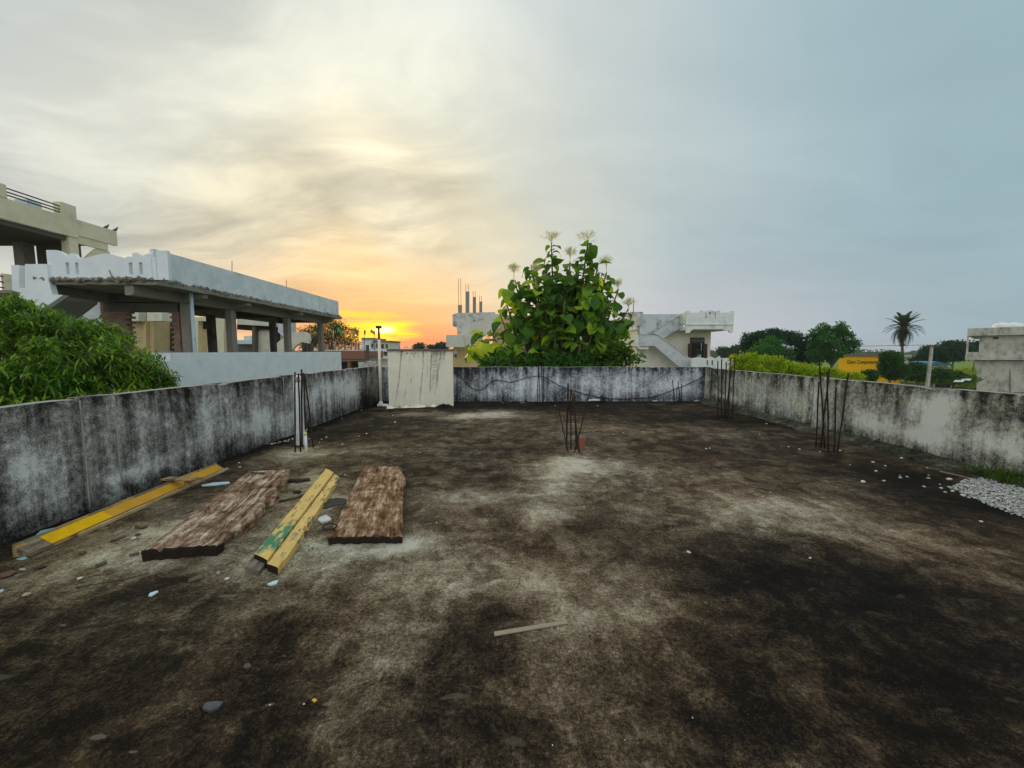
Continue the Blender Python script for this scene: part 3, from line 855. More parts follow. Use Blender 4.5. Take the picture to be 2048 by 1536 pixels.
# ---------------------------------------------------------------- beige and stair houses seen between the columns
bh = root('beige_house', (-24, 32, GZ), 'beige house with pale balcony boxes seen between the bare columns', 'house')
Yb = 31.0
def part(rt, name, pts, Y, th, mat, **kw):
    return pw(pts, Y, th).build(name, mat, rt, **kw)
part(bh, 'wall', [(235, 600), (307, 600), (307, 740), (235, 740)], Yb, 3, M['beige'])
part(bh, 'balcony_box', [(240, 610), (277, 622), (277, 642), (240, 642)], Yb - .9, .88, M['pale'])
part(bh, 'balcony_box', [(294, 615), (324, 620), (324, 642), (294, 642)], Yb - .9, .88, M['pale'])
part(bh, 'pier', [(287, 600), (292, 600), (292, 740), (287, 740)], Yb - .3, .28, M['beige'])
part(bh, 'inner_wall', [(307.5, 600), (345, 600), (345, 740), (307.5, 740)], Yb + 1.5, .2, M['brown'])
part(bh, 'bay_frame', [(384, 634), (448, 634), (448, 740), (415, 740), (415, 642), (396, 642), (396, 740), (384, 740)], Yb, 1.2, M['cream'])
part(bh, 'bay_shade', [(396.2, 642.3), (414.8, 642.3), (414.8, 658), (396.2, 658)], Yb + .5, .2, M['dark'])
part(bh, 'far_wall', [(396, 660), (415, 660), (415, 740), (396, 740)], Yb + 6, .2, M['pale'])
part(bh, 'far_window', [(399, 666), (406, 666), (406, 674), (399, 674)], Yb + 5.96, .03, M['glass'])
sh = root('stair_house', (-19, 33, GZ), 'stained pale house with an outside stair landing behind the bare columns', 'house')
Ys = 33.0
part(sh, 'wall', [(509, 650), (546, 650), (546, 740), (509, 740)], Ys, 3, M['pale'])
part(sh, 'roof_beam', [(474, 638), (548, 640), (548, 653), (474, 648)], Ys - .6, .58, M['palegreen'])
part(sh, 'column', [(504, 653), (510, 653), (510, 740), (504, 740)], Ys - .5, .4, M['concd'])
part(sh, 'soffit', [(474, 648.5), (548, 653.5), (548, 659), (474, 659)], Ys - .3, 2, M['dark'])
part(sh, 'stair_head', [(556, 640), (572, 636), (572, 678), (556, 664)], Ys - .5, 1.5, M['bluegrey'])
part(sh, 'stair_flank', [(537, 704), (556, 684), (566, 676), (580, 668), (592, 664), (606, 664), (618, 668), (620, 680), (618, 687), (604, 684), (594, 690), (578, 706), (537, 730)], Ys - 1.0, .25, M['pale'])
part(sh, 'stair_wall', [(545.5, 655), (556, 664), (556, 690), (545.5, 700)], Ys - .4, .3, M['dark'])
for u in (604, 612, 619):
    part(sh, 'post', [(u, 686), (u + 5, 686), (u + 5, 740), (u, 740)], Ys + .5, .3, M['concd'])
bl = root('blue_roofed_house', (-30, 60, GZ), 'low far house with bluish roof slab seen through the gap of the columns', 'house')
part(bl, 'wall', [(474, 688), (512, 688), (512, 740), (474, 740)], 62, 4, M['concd'])
part(bl, 'roof', [(470, 680), (514, 680), (514, 688), (470, 688)], 61, 6, M['paleblue'])
part(bl, 'stair_room', [(488, 672), (512, 671), (512, 680), (488, 680)], 63, 3, M['pale'])
# ---------------------------------------------------------------- brown slab house with starter columns, flags, white flats
bs = root('brown_roof_house', (-19, 46, GZ), 'low house with red-brown roof edge and a row of bare roof posts', 'house')
Yq = 44.0
part(bs, 'roof_edge', [(600, 702), (731, 702), (731, 712), (730, 718), (600, 718)], Yq, 6, M['redbrown'])
part(bs, 'parapet_cap', [(600, 699.5), (731, 699.5), (731, 702), (600, 702)], Yq - .05, .3, M['pale'])
part(bs, 'beam', [(680, 718.2), (731, 718.2), (731, 722), (680, 723)], Yq + .2, 2, M['conc'])
part(bs, 'rear_wall', [(600, 718.2), (731, 718.2), (731, 790), (600, 790)], Yq + 2.5, .3, M['brown'])
part(bs, 'pier', [(695, 722), (700, 722), (700, 790), (695, 790)], Yq + .3, .4, M['redbrown'])
part(bs, 'side_wall', [(716, 724), (752, 722), (752, 790), (724, 790)], Yq - .3, .3, M['mould'])
part(bs, 'wall_block', [(731.5, 690), (735, 690), (735, 722), (731.5, 722)], Yq - .4, .5, M['concd'])
for u, v in ((634, 687), (653, 688), (668, 684), (675, 690), (688, 690), (700, 692), (709, 686), (715, 686)):
    part(bs, 'roof_post', [(u, v), (u + 3, v), (u + 3, 699.4), (u, 699.4)], Yq + 1.0, .2, M['stub'])
ap = root('apartment_block', (-25, 72, GZ), 'small white apartment block with red-brown balconies under the setting sun', 'building')
Ya = 70.0
part(ap, 'wall', [(723, 678), (743, 678), (743, 780), (723, 780)], Ya, 8, M['white2'])
part(ap, 'roof_slab', [(722, 675.5), (744, 675.5), (744, 677.8), (722, 677.8)], Ya - .3, 8, M['conc'])
part(ap, 'wall', [(743.3, 684), (778, 684), (778, 780), (743.3, 780)], Ya + 1, 7, M['rhouse'])
part(ap, 'roof_slab', [(743.5, 681), (779, 681), (779, 683.8), (743.5, 683.8)], Ya + .5, 7, M['redbrown'])
for u0, u1, v0, v1 in ((742, 747, 687, 695), (752, 756, 687, 696), (762, 768, 688, 697), (771, 776, 688, 697), (745, 750, 704, 710), (756, 763, 703, 711), (768, 775, 703, 711)):
    wn = part(ap, 'window', [(u0, v0), (u1, v0), (u1, v1), (u0, v1)], Ya - .06, .05, M['redbrown'])
    part(wn, 'pane', [(u0 + .8, v0 + .8), (u1 - .8, v0 + .8), (u1 - .8, v1), (u0 + .8, v1)], Ya - .1, .03, M['glass'])
for v in (699, 713):
    part(ap, 'balcony', [(741, v), (778, v), (778, v + 4), (741, v + 4)], Ya - .8, 1.2, M['plastic'])
part(ap, 'door', [(734, 698), (742, 698), (742, 709), (734, 709)], Ya - .08, .06, M['paleblue'])
fcol = {'pale yellow': (.62, .55, .22), 'green': (.05, .42, .22), 'yellow': (.62, .52, .12), 'olive green': (.20, .22, .08), 'dark': (.10, .07, .04), 'saffron and green': (.55, .20, .05)}
for (u, v, w_, h_, nm) in ((666.5, 668, 3, 16, 'pale yellow'), (679, 661.5, 9, 9, 'green'), (690, 667, 4, 14, 'yellow'), (712, 664, 9, 12, 'olive green'), (730, 665, 3, 9, 'dark'), (745, 664, 9, 7, 'saffron and green')):
    Yf = 43.0
    fr = root('flag', D(u, 700, Yf), '%s flag on a thin pole above the brown roof' % nm, 'flag', 'flags above the brown roof')
    up = u + w_ / 2 if w_ > 4 else u - w_ / 2
    MB().tube([D(up, 701, Yf), D(up, v - h_ / 2 - 1, Yf)], .03, 5).build('pole', M['steelb'], fr)
    fm_ = MB()
    a = D(u - w_ / 2, v - h_ / 2, Yf); b = D(u + w_ / 2, v + h_ / 2, Yf)
    fm_.grid(lambda i, j: (a.x + (b.x - a.x) * i / 6, Yf + .08 * math.sin(i * 1.3 + j), a.z + (b.z - a.z) * j / 4 + .12 * math.sin(i * .9) * (1 if w_ > 4 else .3)), 6, 4)
    mt = flat('flag_' + nm.replace(' ', '_'), fcol[nm], .8)
    fm_.build('cloth', mt, fr, smooth=True)

# ---------------------------------------------------------------- ochre house with column stubs behind the tank
oh = root('ochre_house', (-3, 29, GZ), 'ochre house with stained stair parapet and four bare column stubs on its roof', 'house')
Yo = 27.0
part(oh, 'wall', [(907, 690), (985, 690), (985, 780), (907, 780)], Yo + .5, 5, M['ochre'])
part(oh, 'stair_underside', [(985.3, 640), (1030, 640), (1030, 780), (985.3, 780)], Yo + 1.2, 4, M['beige'])
part(oh, 'balcony_wall', [(892, 670), (926, 670), (930, 694), (892, 694)], Yo - .6, .9, M['palegreen'])
part(oh, 'stair_flank', [(924, 662), (938, 656), (965, 640), (980, 628), (1000, 628), (1000, 655), (975, 668), (955, 682), (945, 692), (925, 692)], Yo - .3, .25, M['pale'])
part(oh, 'roof_parapet', [(905, 629), (915, 626), (990, 624), (990, 640), (963, 645), (940, 656), (921, 669), (914, 669), (914, 655), (905, 652)], Yo, .3, M['mould'])
part(oh, 'rear_wall', [(990.5, 630), (1060, 630), (1060, 780), (990.5, 780)], Yo + 2.5, .3, M['ochre'])
part(oh, 'window', [(908.5, 700), (914, 700), (914, 716), (908.5, 716)], Yo + .44, .05, M['plastic'])
part(oh, 'meter_box', [(909, 708), (913.5, 708), (913.5, 715), (909, 715)], Yo + .38, .05, M['concd'])
for (u, wd, vt, vb, vr, Y) in ((916, 7, 610, 628, 557, Yo + .4), (931, 7, 583, 626, 568, Yo + .9), (945.5, 6, 594, 625, 582, Yo + 1.8), (958.5, 5.5, 603, 625, 592, Yo + 2.8)):
    stb = part(oh, 'column_stub', [(u, vt), (u + wd, vt), (u + wd, vb), (u, vb)], Y, wd * Y / F, M['stub'])
    for k_ in (.15, .85):
        MB().tube([D(u + wd * k_, vt + 1, Y + .1), D(u + wd * k_ - .5, vr, Y + .1)], .016, 5).build('bar', M['rust'] if 'rust' in M else M['steelb'], stb)

# ---------------------------------------------------------------- far flats behind the teak tree
fw = root('far_white_house', (9, 60, GZ), 'far white house with small windows glimpsed right of the teak tree', 'house')
part(fw, 'wall', [(1080, 676), (1262, 660), (1262, 780), (1080, 780)], 58, 8, M['bluegrey'])
part(fw, 'roof_band', [(1205, 655), (1262, 655), (1262, 661), (1205, 661)], 57.5, 8, M['white2'])
for u in (1212, 1228, 1243):
    part(fw, 'window', [(u, 673), (u + 8, 673), (u + 8, 682), (u, 682)], 57.9, .05, M['glass'])
part(fw, 'lower_band', [(1190, 684), (1242, 684), (1242, 692), (1190, 692)], 57.8, .15, M['redbrown'])

# ---------------------------------------------------------------- house with outside stair and ornate balcony, right
rh = root('stair_balcony_house', (11.5, 29, GZ), 'cream house with zigzag outside stair and ornate overhanging balcony', 'house')
def zz(pts): return [(1200 + x / 3.938, 580 + y / 3.938) for x, y in pts]
Yr = 27.0
x0r = D(1279, 690, Yr).x; x1r = D(1421, 690, Yr + .6).x
MB().box(x0r, x1r, Yr + .6, Yr + 5, GZ, 3.05).build('wall', M['rhouse'], rh)
MB().box(x0r - .12, x1r, Yr + .5, Yr + 5.1, 3.06, 3.3).build('roof_slab', M['rwhite'], rh)
MB().box(x0r - .10, x0r + .05, Yr + .1, Yr + 5, 3.31, 4.08).build('side_parapet', M['mould'], rh)
part(rh, 'stair_room', zz([(240, 172), (340, 172), (340, 200), (240, 200)]), Yr + 2.0, 1.5, M['mould'])
part(rh, 'stair_parapet', zz([(300, 190), (652, 190), (652, 300), (520, 372), (390, 352), (318, 352)]), Yr + .25, .15, M['bluegrey'])
part(rh, 'upper_flight', zz([(390, 348), (638, 196), (655, 212), (655, 285), (500, 380), (440, 352)]), Yr - .05, .14, M['bluegrey'])
part(rh, 'upper_rail_ledge', zz([(386, 342), (636, 190), (640, 196), (390, 349)]), Yr - .10, .24, M['mould'])
part(rh, 'lower_flight', zz([(318, 350), (440, 350), (470, 363), (690, 528), (720, 535), (720, 620), (640, 620), (430, 440), (318, 440)]), Yr - .35, .14, M['bluegrey'])
part(rh, 'lower_rail_ledge', zz([(316, 345), (441, 345), (472, 357), (692, 523), (690, 529), (470, 364), (440, 351), (316, 351)]), Yr - .40, .24, M['mould'])
part(rh, 'landing', zz([(290, 355), (318, 352), (318, 440), (382, 442), (382, 468), (316, 468), (290, 440)]), Yr - .2, .9, M['rwhite'])
part(rh, 'balcony_parapet', zz([(678, 163), (705, 163), (710, 178), (790, 178), (792, 158), (812, 166), (830, 170), (850, 162), (868, 158), (886, 162), (905, 170), (925, 164), (946, 157), (947, 178), (1028, 178), (1030, 165), (1058, 165), (1052, 268), (680, 268)]), Yr - 1.2, .14, M['rwhite'])
part(rh, 'balcony_side', zz([(655, 182), (678, 163), (680, 268), (657, 262)]), Yr - .6, .5, M['rhouse'])
part(rh, 'balcony_ledge', zz([(672, 268.5), (1060, 268.5), (1060, 275), (672, 275)]), Yr - 1.26, .3, M['rwhite'])
part(rh, 'balcony_fascia', zz([(678, 276), (1050, 276), (1048, 337), (1028, 337), (1014, 318), (972, 318), (966, 308), (740, 308), (720, 318), (704, 338), (678, 338)]), Yr - 1.2, .14, M['rwhite'])
MB().box(D(1372, 660, Yr - 1).x + .02, D(1466, 660, Yr - 1).x - .02, Yr - 1.04, Yr + 2.5, 2.95, 3.04).build('balcony_slab', M['rhouse'], rh)
for u in (833, 907):
    part(rh, 'parapet_groove', zz([(u, 180), (u + 3, 180), (u + 3, 228), (u, 228)]), Yr - 1.215, .014, M['concd'])
part(rh, 'parapet_boss', zz([(862, 174), (874, 174), (874, 186), (862, 186)]), Yr - 1.24, .04, M['redbrown'])
dr = part(rh, 'door_frame', zz([(714, 374), (824, 374), (824, 600), (714, 600)]), Yr + .52, .07, M['brown'])
part(dr, 'door_opening', zz([(724, 420), (812, 420), (812, 600), (724, 600)]), Yr + .48, .05, M['dark'])
part(dr, 'transom', zz([(724, 384), (814, 384), (814, 412), (724, 412)]), Yr + .49, .04, M['glass'])
for u in (737, 752, 767, 782, 797):
    part(dr, 'transom_bar', zz([(u, 384), (u + 4, 384), (u + 4, 412), (u, 412)]), Yr + .46, .03, M['brown'])
sq = zz([(694, 422), (722, 420), (722, 600), (694, 600)]); part(rh, 'shutter', sq, Yr + .1, .05, M['brown'])
sq = zz([(814, 420), (846, 424), (846, 600), (814, 600)]); part(rh, 'shutter', sq, Yr + .1, .05, M['brown'])
part(dr, 'curtain_rail', zz([(796, 420), (801, 420), (801, 490), (796, 490)]), Yr + .45, .03, M['plastic'])
lbw = MB()
ww = zz([(720, 540), (780, 528), (812, 534), (840, 541), (856, 532), (872, 522), (890, 532), (908, 541), (928, 532), (945, 521), (950, 541), (1046, 534), (1046, 640), (720, 640)])
part(rh, 'lower_balcony_wall', ww, Yr - 1.0, .14, M['rwhite'])
for u0, u1 in ((842, 850), (880, 890)):
    part(rh, 'wall_slot', zz([(u0, 552), (u1, 552), (u1, 592), (u0, 592)]), Yr - 1.012, .03, M['concd'])
MB().lathe(D(1398, 716, Yr - .3), [(.10, -.1), (.14, .2), (.15, .22)], 12).build('plant_pot', M['paleblue'], rh, smooth=True)
pt_ = MB()
for i in range(40):
    c = D(1398, 709, Yr - .3) + Vector((rnd.gauss(0, .12), rnd.gauss(0, .1), rnd.uniform(-.1, .35)))
    a = Vector((rnd.uniform(-1, 1), rnd.uniform(-1, 1), rnd.uniform(-.2, 1))).normalized() * .12; b = a.orthogonal().normalized() * .04
    pt_.add([c - a, c + b, c + a, c - b], [(0, 1, 2, 3)])
M['potleaf'] = foliage('pot_leaf', [(.03, .08, .03), (.06, .13, .04)])
pt_.build('pot_foliage', M['potleaf'], rh)
MB().tube([D(1267, 628, Yr + 3), D(1267, 598, Yr + 3)], .03, 5).build('roof_rod', M['steelb'], rh)

# ---------------------------------------------------------------- grey unfinished building, far right
def partr(rt, name, pts, Y, th, mat, **kw):
    """like part, but the block runs back along the line of sight of its left edge"""
    k_ = (1945 - 1024) / F
    return MB().prism([D(u, v, Y) for u, v in pts], (k_ * th * 1.06, th, 0)).build(name, mat, rt, **kw)
gb = root('grey_building', (66, 52, GZ), 'unpainted grey cement building with white water tanks on its roof', 'building')
Yg = 50.0
partr(gb, 'lower_wall', [(1953, 721), (2250, 721), (2250, 790), (1953, 790)], Yg, 12, M['greywall'])
partr(gb, 'floor_band', [(1930, 716), (2250, 714), (2250, 720), (1930, 720)], Yg - .8, 12.5, M['greywall'])
partr(gb, 'upper_wall', [(1959, 672), (2250, 668), (2250, 716), (1957, 716)], Yg, .3, M['greywall'])
partr(gb, 'veranda_wall', [(1932, 704), (1957, 704), (1957, 716), (1930, 716)], Yg - .7, .2, M['greywall'])
partr(gb, 'corner_post', [(1934, 672), (1938, 672), (1936, 704), (1932, 704)], Yg - .7, .3, M['greywall'])
partr(gb, 'roof_band', [(1935, 657), (2250, 646), (2250, 664), (1935, 672)], Yg - .8, 12.5, M['greywall'])
partr(gb, 'vent', [(1987, 674), (1997, 674), (1997, 678), (1987, 678)], Yg - .05, .04, M['dark'])
partr(gb, 'corner_ridge', [(2021, 740), (2025, 740), (2025, 790), (2021, 790)], Yg - .1, .09, M['greywall'])
for u, wd, nm in ((2003, 24, 'round white plastic water tank with low lid on the grey roof'), (2027, 26, 'round white plastic water tank at the inner end of the pair')):
    c = D(u, 657, Yg + 3)
    r_ = wd / 2 * (Yg + 3) / F
    tk = MB().lathe(c, [(r_, -.4), (r_, .45), (r_ * .96, .52), (r_ * .7, .68), (r_ * .3, .74), (r_ * .28, .82), (0.02, .84)], 20).build('roof_water_tank', M['plastic'], None, smooth=True, label='round white plastic water tank on the grey building roof', cat='water tank', group='water tanks on the grey roof')
# ---------------------------------------------------------------- yellow painted godown
gd = root('yellow_shed', (53, 66, GZ), 'long yellow wall painted with dark lettering behind the right-hand trees', 'shed')
Yd = 60.0
M['yellow'] = flat('chrome_yellow_paint', (.95, .50, .006), .7, .1, .04, .5)
part(gd, 'painted_wall', [(1680, 712), (1800, 712), (1800, 790), (1680, 790)], Yd, .3, M['yellow'])
part(gd, 'roof', [(1680, 708), (1806, 708), (1806, 712), (1680, 712)], Yd - .3, 1.2, flat('grey_sheet', (.16, .17, .17), .6))
part(gd, 'rear_wall', [(1700, 712.5), (1798, 712.5), (1798, 790), (1700, 790)], Yd + .7, .15, M['pale'])
cu = bpy.data.curves.new('lettering', 'FONT'); cu.body = 'Giant Compressive Str'; cu.size = 1.0; cu.extrude = .01; cu.offset = .012
to = bpy.data.objects.new('lettering_curve', cu); COL.objects.link(to)
bpy.context.view_layer.update()
me = bpy.data.meshes.new_from_object(to.evaluated_get(bpy.context.evaluated_depsgraph_get()))
bpy.data.objects.remove(to)
xs = [q.co.x for q in me.vertices]; wdt = max(xs)
a = D(1693, 728, Yd); b = D(1768, 728, Yd)
s_ = (b.x - a.x) / wdt
lt = bpy.data.objects.new('lettering', me); COL.objects.link(lt)
me.materials.clear(); me.materials.append(flat('black_paint', (.03, .025, .02), .7))
lt.parent = gd
lt.scale = (s_, s_ * 1.3, s_)
lt.rotation_euler = (R(90), 0, 0)
lt.location = Vector((a.x, Yd - .025, a.z + .05)) - ORIG[gd.name]
# pale house and blue shed beyond
ph = root('pale_hut', (72, 80, GZ), 'small pale hut between the palm trunk and the pole', 'hut')
part(ph, 'wall', [(1800, 714), (1842, 714), (1842, 790), (1800, 790)], 78, 5, M['pale'])
part(ph, 'roof', [(1797, 710), (1845, 710), (1845, 714), (1797, 714)], 77.5, 6, M['greywall'])
part(ph, 'window', [(1818, 717), (1826, 717), (1826, 726), (1818, 726)], 77.95, .04, M['glass'])
bsd = root('blue_shed', (62, 56, GZ), 'open shed roofed with blue sheet beside the utility pole', 'shed')
MB().prism([D(1864, 725, 55), D(1876, 723, 55), D(1906, 729, 55), D(1906, 731, 55), D(1864, 729, 55)], (0, 3, 0)).build('roof', M['blue'], bsd)
part(bsd, 'wall', [(1873, 731), (1897, 732), (1897, 738), (1873, 737)], 55.6, .1, M['palegreen'])
for u in (1868, 1892, 1903):
    part(bsd, 'post', [(u, 728), (u + 1.6, 728), (u + 1.6, 775), (u, 775)], 55.2, .12, M['paleblue'])
part(bsd, 'rear_wall', [(1866, 738), (1903, 738), (1903, 775), (1866, 775)], 57.5, .1, M['brown'])
# utility pole
up = root('utility_pole', D(1862, 790, 40), 'pale concrete utility pole with steel cross-arm and wires', 'pole')
cpt = D(1864, 692, 40); bpt = Vector((cpt.x - .15, 40, GZ))
MB().prism([bpt + Vector((-.17, -.13, 0)), bpt + Vector((.17, -.13, 0)), bpt + Vector((.17, .13, 0)), bpt + Vector((-.17, .13, 0))], (cpt.x - bpt.x, 0, 1.0)).build('foot', M['greywall'], up)
MB().tube([bpt, bpt.lerp(cpt, .5), cpt], [.19, .16, .12], 8).build('shaft', M['greywall'], up)
MB().box(cpt.x - .55, cpt.x + .55, 39.85, 39.93, cpt.z - .10, cpt.z - .02).build('cross_arm', M['steelb'], up)
for k_ in (-.5, 0, .5):
    MB().lathe((cpt.x + k_, 39.89, cpt.z - .02), [(.03, 0), (.06, .04), (.05, .12), (.02, .16)], 8).build('insulator', M['redbrown'], up, smooth=True)
for k_ in (-.5, .5):
    MB().tube([(cpt.x + k_ - t_ * 42, 39.9 + t_ * 60, cpt.z + .12 + 3.0 * t_ - 2.2 * math.sin(math.pi * t_) * .6) for t_ in [i / 12 for i in range(13)]], .012, 4).build('wire', M['dark'], up)
# white scooter-like parked car beyond the wall
# ---------------------------------------------------------------- vegetation
M['bark'] = plaster('bark', (.17, .13, .09), (.07, .05, .035), 0.5, 3.0, 0.6)
M['twig'] = flat('green_twig', (.10, .11, .05), .8)
M['mango'] = foliage('mango_leaf', [(.014, .050, .006), (.050, .14, .014), (.15, .27, .020), (.36, .44, .06)], .36, .45)
M['teak'] = foliage('teak_leaf', [(.035, .105, .026), (.095, .23, .036), (.28, .42, .036), (.58, .64, .05)], .5, .45, 'object', (1.9, 1.8, .6))
M['teak2'] = foliage('teak_leaf_mass', [(.032, .085, .022), (.07, .16, .028), (.17, .28, .03)], .46, .45, 'island', (1.9, 1.8, .6))
M['panicle'] = foliage('panicle', [(.55, .52, .36), (.75, .72, .55)], .3, .7)
M['rain'] = foliage('rain_tree_leaf', [(.008, .034, .016), (.014, .058, .022), (.028, .095, .028)], .25)
M['treeg'] = foliage('tree_leaf', [(.012, .056, .016), (.032, .125, .026), (.085, .23, .045)], .35)
M['lime'] = foliage('lime_shrub_leaf', [(.06, .12, .008), (.22, .31, .010), (.50, .55, .03)], .42)
M['bushd'] = foliage('dark_bush_leaf', [(.012, .046, .012), (.030, .095, .016), (.08, .17, .024)], .3)
M['bushm'] = foliage('mid_bush_leaf', [(.035, .085, .012), (.07, .14, .016), (.13, .20, .022)], .35)
M['olive'] = foliage('acacia_leaf', [(.030, .050, .012), (.060, .085, .016), (.11, .125, .02)], .35)
M['farleaf'] = foliage('far_leaf', [(.030, .060, .030), (.045, .085, .040), (.06, .105, .045)], .2)

def rvec():
    while True:
        q = Vector((rnd.uniform(-1, 1), rnd.uniform(-1, 1), rnd.uniform(-1, 1)))
        if .05 < q.length < 1: return q
def crown_mesh(blobs, n, ll, lw, k=7, spread=.35, gap=.0, inner=.5, up=.2, rag=.22):
    m_ = MB()
    tot = sum((b[1] * b[2] * b[3]) ** (2 / 3) for b in blobs)
    for c, rx, ry, rz in blobs:
        nb = int(n / k * ((rx * ry * rz) ** (2 / 3)) / tot)
        for _ in range(nb):
            o = rvec().normalized()
            rr = inner + (1.0 - inner) * rnd.random() ** .6
            rr *= 1 + rag * nz(o.x * 2 + c.x, o.y * 2 + c.y, o.z * 2 + c.z, 1.2, 3)
            p = c + Vector((o.x * rx, o.y * ry, o.z * rz)) * rr
            if nz(p.x, p.y, p.z, 1.6 / max(.4, min(rx, rz)), 3) < gap - .35: continue
            for _ in range(k):
                q = p + rvec() * spread
                a = (o * .6 + rvec() + Vector((0, 0, up))).normalized()
                b = a.cross(rvec()).normalized()
                nn_ = a.cross(b)
                L = ll * rnd.uniform(.7, 1.25); W = lw * rnd.uniform(.7, 1.2)
                m_.add([q, q + a * L * .5 + b * W * .5 + nn_ * W * .2, q + a * L - Vector((0, 0, L * .15)), q + a * L * .5 - b * W * .5 + nn_ * W * .2], [(0, 1, 2, 3)])
    return m_
def px_blobs(lst, Y, jy=.0, deep=1.0):
    out = []
    for (u, v, ru, rv) in lst:
        y = Y + rnd.uniform(-jy, jy)
        out.append((D(u, v, y), .82 * ru * y / F, .82 * max(ru, rv) * y / F * deep, .82 * rv * y / F))
    return out
def tree(name, label, cat, blobs, n, ll, lw, mat, base=None, tr=.15, group=None, **kw):
    c = sum((b[0] for b in blobs), Vector()) / len(blobs)
    base = Vector(base) if base is not None else Vector((c.x, c.y, GZ))
    r_ = root(name, base, label, cat, group)
    crown_mesh(blobs, n, ll, lw, **kw).build('crown', mat, r_)
    t_ = MB()
    fork = base.lerp(Vector((c.x, c.y, min(b[0].z - b[3] * .5 for b in blobs))), .8)
    fork.z = max(fork.z, base.z + .8)
    t_.tube([base, base.lerp(fork, .5) + Vector((tr * .5, 0, 0)), fork], [tr * 1.3, tr, tr * .8], 8)
    for b in blobs[:8]:
        m_ = fork.lerp(b[0], .5) + Vector((0, 0, .1 * b[3]))
        t_.tube([fork - Vector((0, 0, .1)), m_, b[0] + Vector((0, 0, b[3] * .4))], [tr * .6, tr * .38, tr * .12], 6)
    t_.build('trunk', M['bark'], r_, smooth=True)
    return r_

# ---- mango tree beyond the left parapet: whorls of slender leaves
mt_ = root('mango_tree', (-8.4, 7.6, GZ), 'dense dark green tree of slender leaves rising behind the left parapet', 'tree')
MBL = [(-30, 700, 110, 95, 6.6), (40, 665, 75, 60, 7.4), (110, 690, 70, 60, 7.0), (150, 735, 90, 60, 6.6), (205, 690, 50, 42, 7.6), (240, 745, 60, 45, 7.0), (278, 735, 30, 36, 7.6), (308, 764, 20, 12, 7.4), (60, 760, 100, 50, 6.2), (180, 660, 30, 22, 7.7), (30, 618, 26, 18, 7.4), (330, 766, 10, 6, 7.4), (120, 800, 150, 50, 6.4), (-80, 800, 150, 80, 5.8)]
lf = MB(); tw = MB()
mfork = Vector((-8.2, 7.4, -1.2))
for (u, v, ru, rv, Y) in MBL:
    c = D(u, v, Y); s = Y / F
    rx, rz, ry = ru * s, rv * s, max(ru, rv) * s * .9
    nb = int(50 + 430 * (rx * rz) ** .8)
    tw.tube([mfork, mfork.lerp(c, .5) + Vector((0, 0, -.2)), c], [.06, .035, .012], 6)
    for _ in range(nb):
        o = rvec().normalized()
        rr = .5 + .58 * rnd.random() ** .8
        rr *= 1 + .25 * nz(o.x * 2 + u, o.y * 2, o.z * 2, 1.3, 2)
        p = c + Vector((o.x * rx, o.y * ry, o.z * rz)) * rr
        if p.x > -4.45 : continue
        axis = (o + Vector((0, 0, .5)) + rvec() * .5).normalized()
        e1 = axis.orthogonal().normalized(); e2 = axis.cross(e1)
        ph0 = rnd.uniform(0, 6.28)
        for q in range(rnd.randint(7, 11)):
            ph = ph0 + q * 2.4
            out = (e1 * math.cos(ph) + e2 * math.sin(ph))
            dr_ = (out + axis * rnd.uniform(-.1, .7)).normalized()
            L = rnd.uniform(.14, .23); W = L * rnd.uniform(.12, .17)
            sd = dr_.cross(Vector((0, 0, 1)))
            if sd.length < .05: sd = dr_.orthogonal()
            sd.normalize()
            g_ = Vector((0, 0, -1)) * L
            st = p + axis * rnd.uniform(-.06, .03)
            a1, a2, tip = st + dr_ * L * .35 + g_ * .0, st + dr_ * L * .7 + g_ * .08, st + dr_ * L * .98 + g_ * .24
            lf.add([st, a1 + sd * W * .5, a1 - sd * W * .5, a2 + sd * W * .42, a2 - sd * W * .42, tip], [(0, 1, 2), (1, 3, 4, 2), (3, 5, 4)])
        if rnd.random() < .3:
            tw.tube([p - axis * .25 - o * .1, p], .006, 4, False)
def whorl(p, axis, k_, lmax):
    e1 = axis.orthogonal().normalized(); e2 = axis.cross(e1)
    for q in range(k_):
        ph = q * 2.4 + rnd.random()
        dr_ = (e1 * math.cos(ph) + e2 * math.sin(ph) + axis * rnd.uniform(.2, 1.0)).normalized()
        L = rnd.uniform(.6, 1) * lmax; W = L * rnd.uniform(.12, .17)
        sd = dr_.cross(Vector((0, 0, 1))); sd = sd.normalized() if sd.length > .05 else dr_.orthogonal().normalized()
        g_ = Vector((0, 0, -1)) * L
        a1, a2, tip = p + dr_ * L * .35, p + dr_ * L * .7 + g_ * .08, p + dr_ * L * .98 + g_ * .26
        lf.add([p, a1 + sd * W * .5, a1 - sd * W * .5, a2 + sd * W * .42, a2 - sd * W * .42, tip], [(0, 1, 2), (1, 3, 4, 2), (3, 5, 4)])
for k_ in range(70):        # loose sprigs breaking the outline
    if k_ < 16: u, v, Y = rnd.uniform(285, 345), rnd.uniform(735, 772), 7.4
    else:
        u = rnd.uniform(0, 330); v = 600 + max(0, (u - 40)) * .46 + rnd.uniform(-12, 22); Y = rnd.uniform(6.8, 7.7)
    p = D(u, v, Y)
    if p.x > -4.5: continue
    ax_ = Vector((rnd.uniform(-.3, .8), rnd.uniform(-.8, .2), rnd.uniform(.1, .9))).normalized()
    b_ = p - ax_ * rnd.uniform(.25, .5)
    tw.tube([b_, p], [.006, .004], 4, False)
    for f in (.45, .75, 1.0): whorl(b_.lerp(p, f), ax_, rnd.randint(5, 8), .22)
lf.build('crown', M['mango'], mt_)
tw.tube([(-8.4, 7.6, GZ), (-8.3, 7.5, -2.5), mfork], [.16, .13, .10], 8)
tw.build('trunk', M['bark'], mt_)

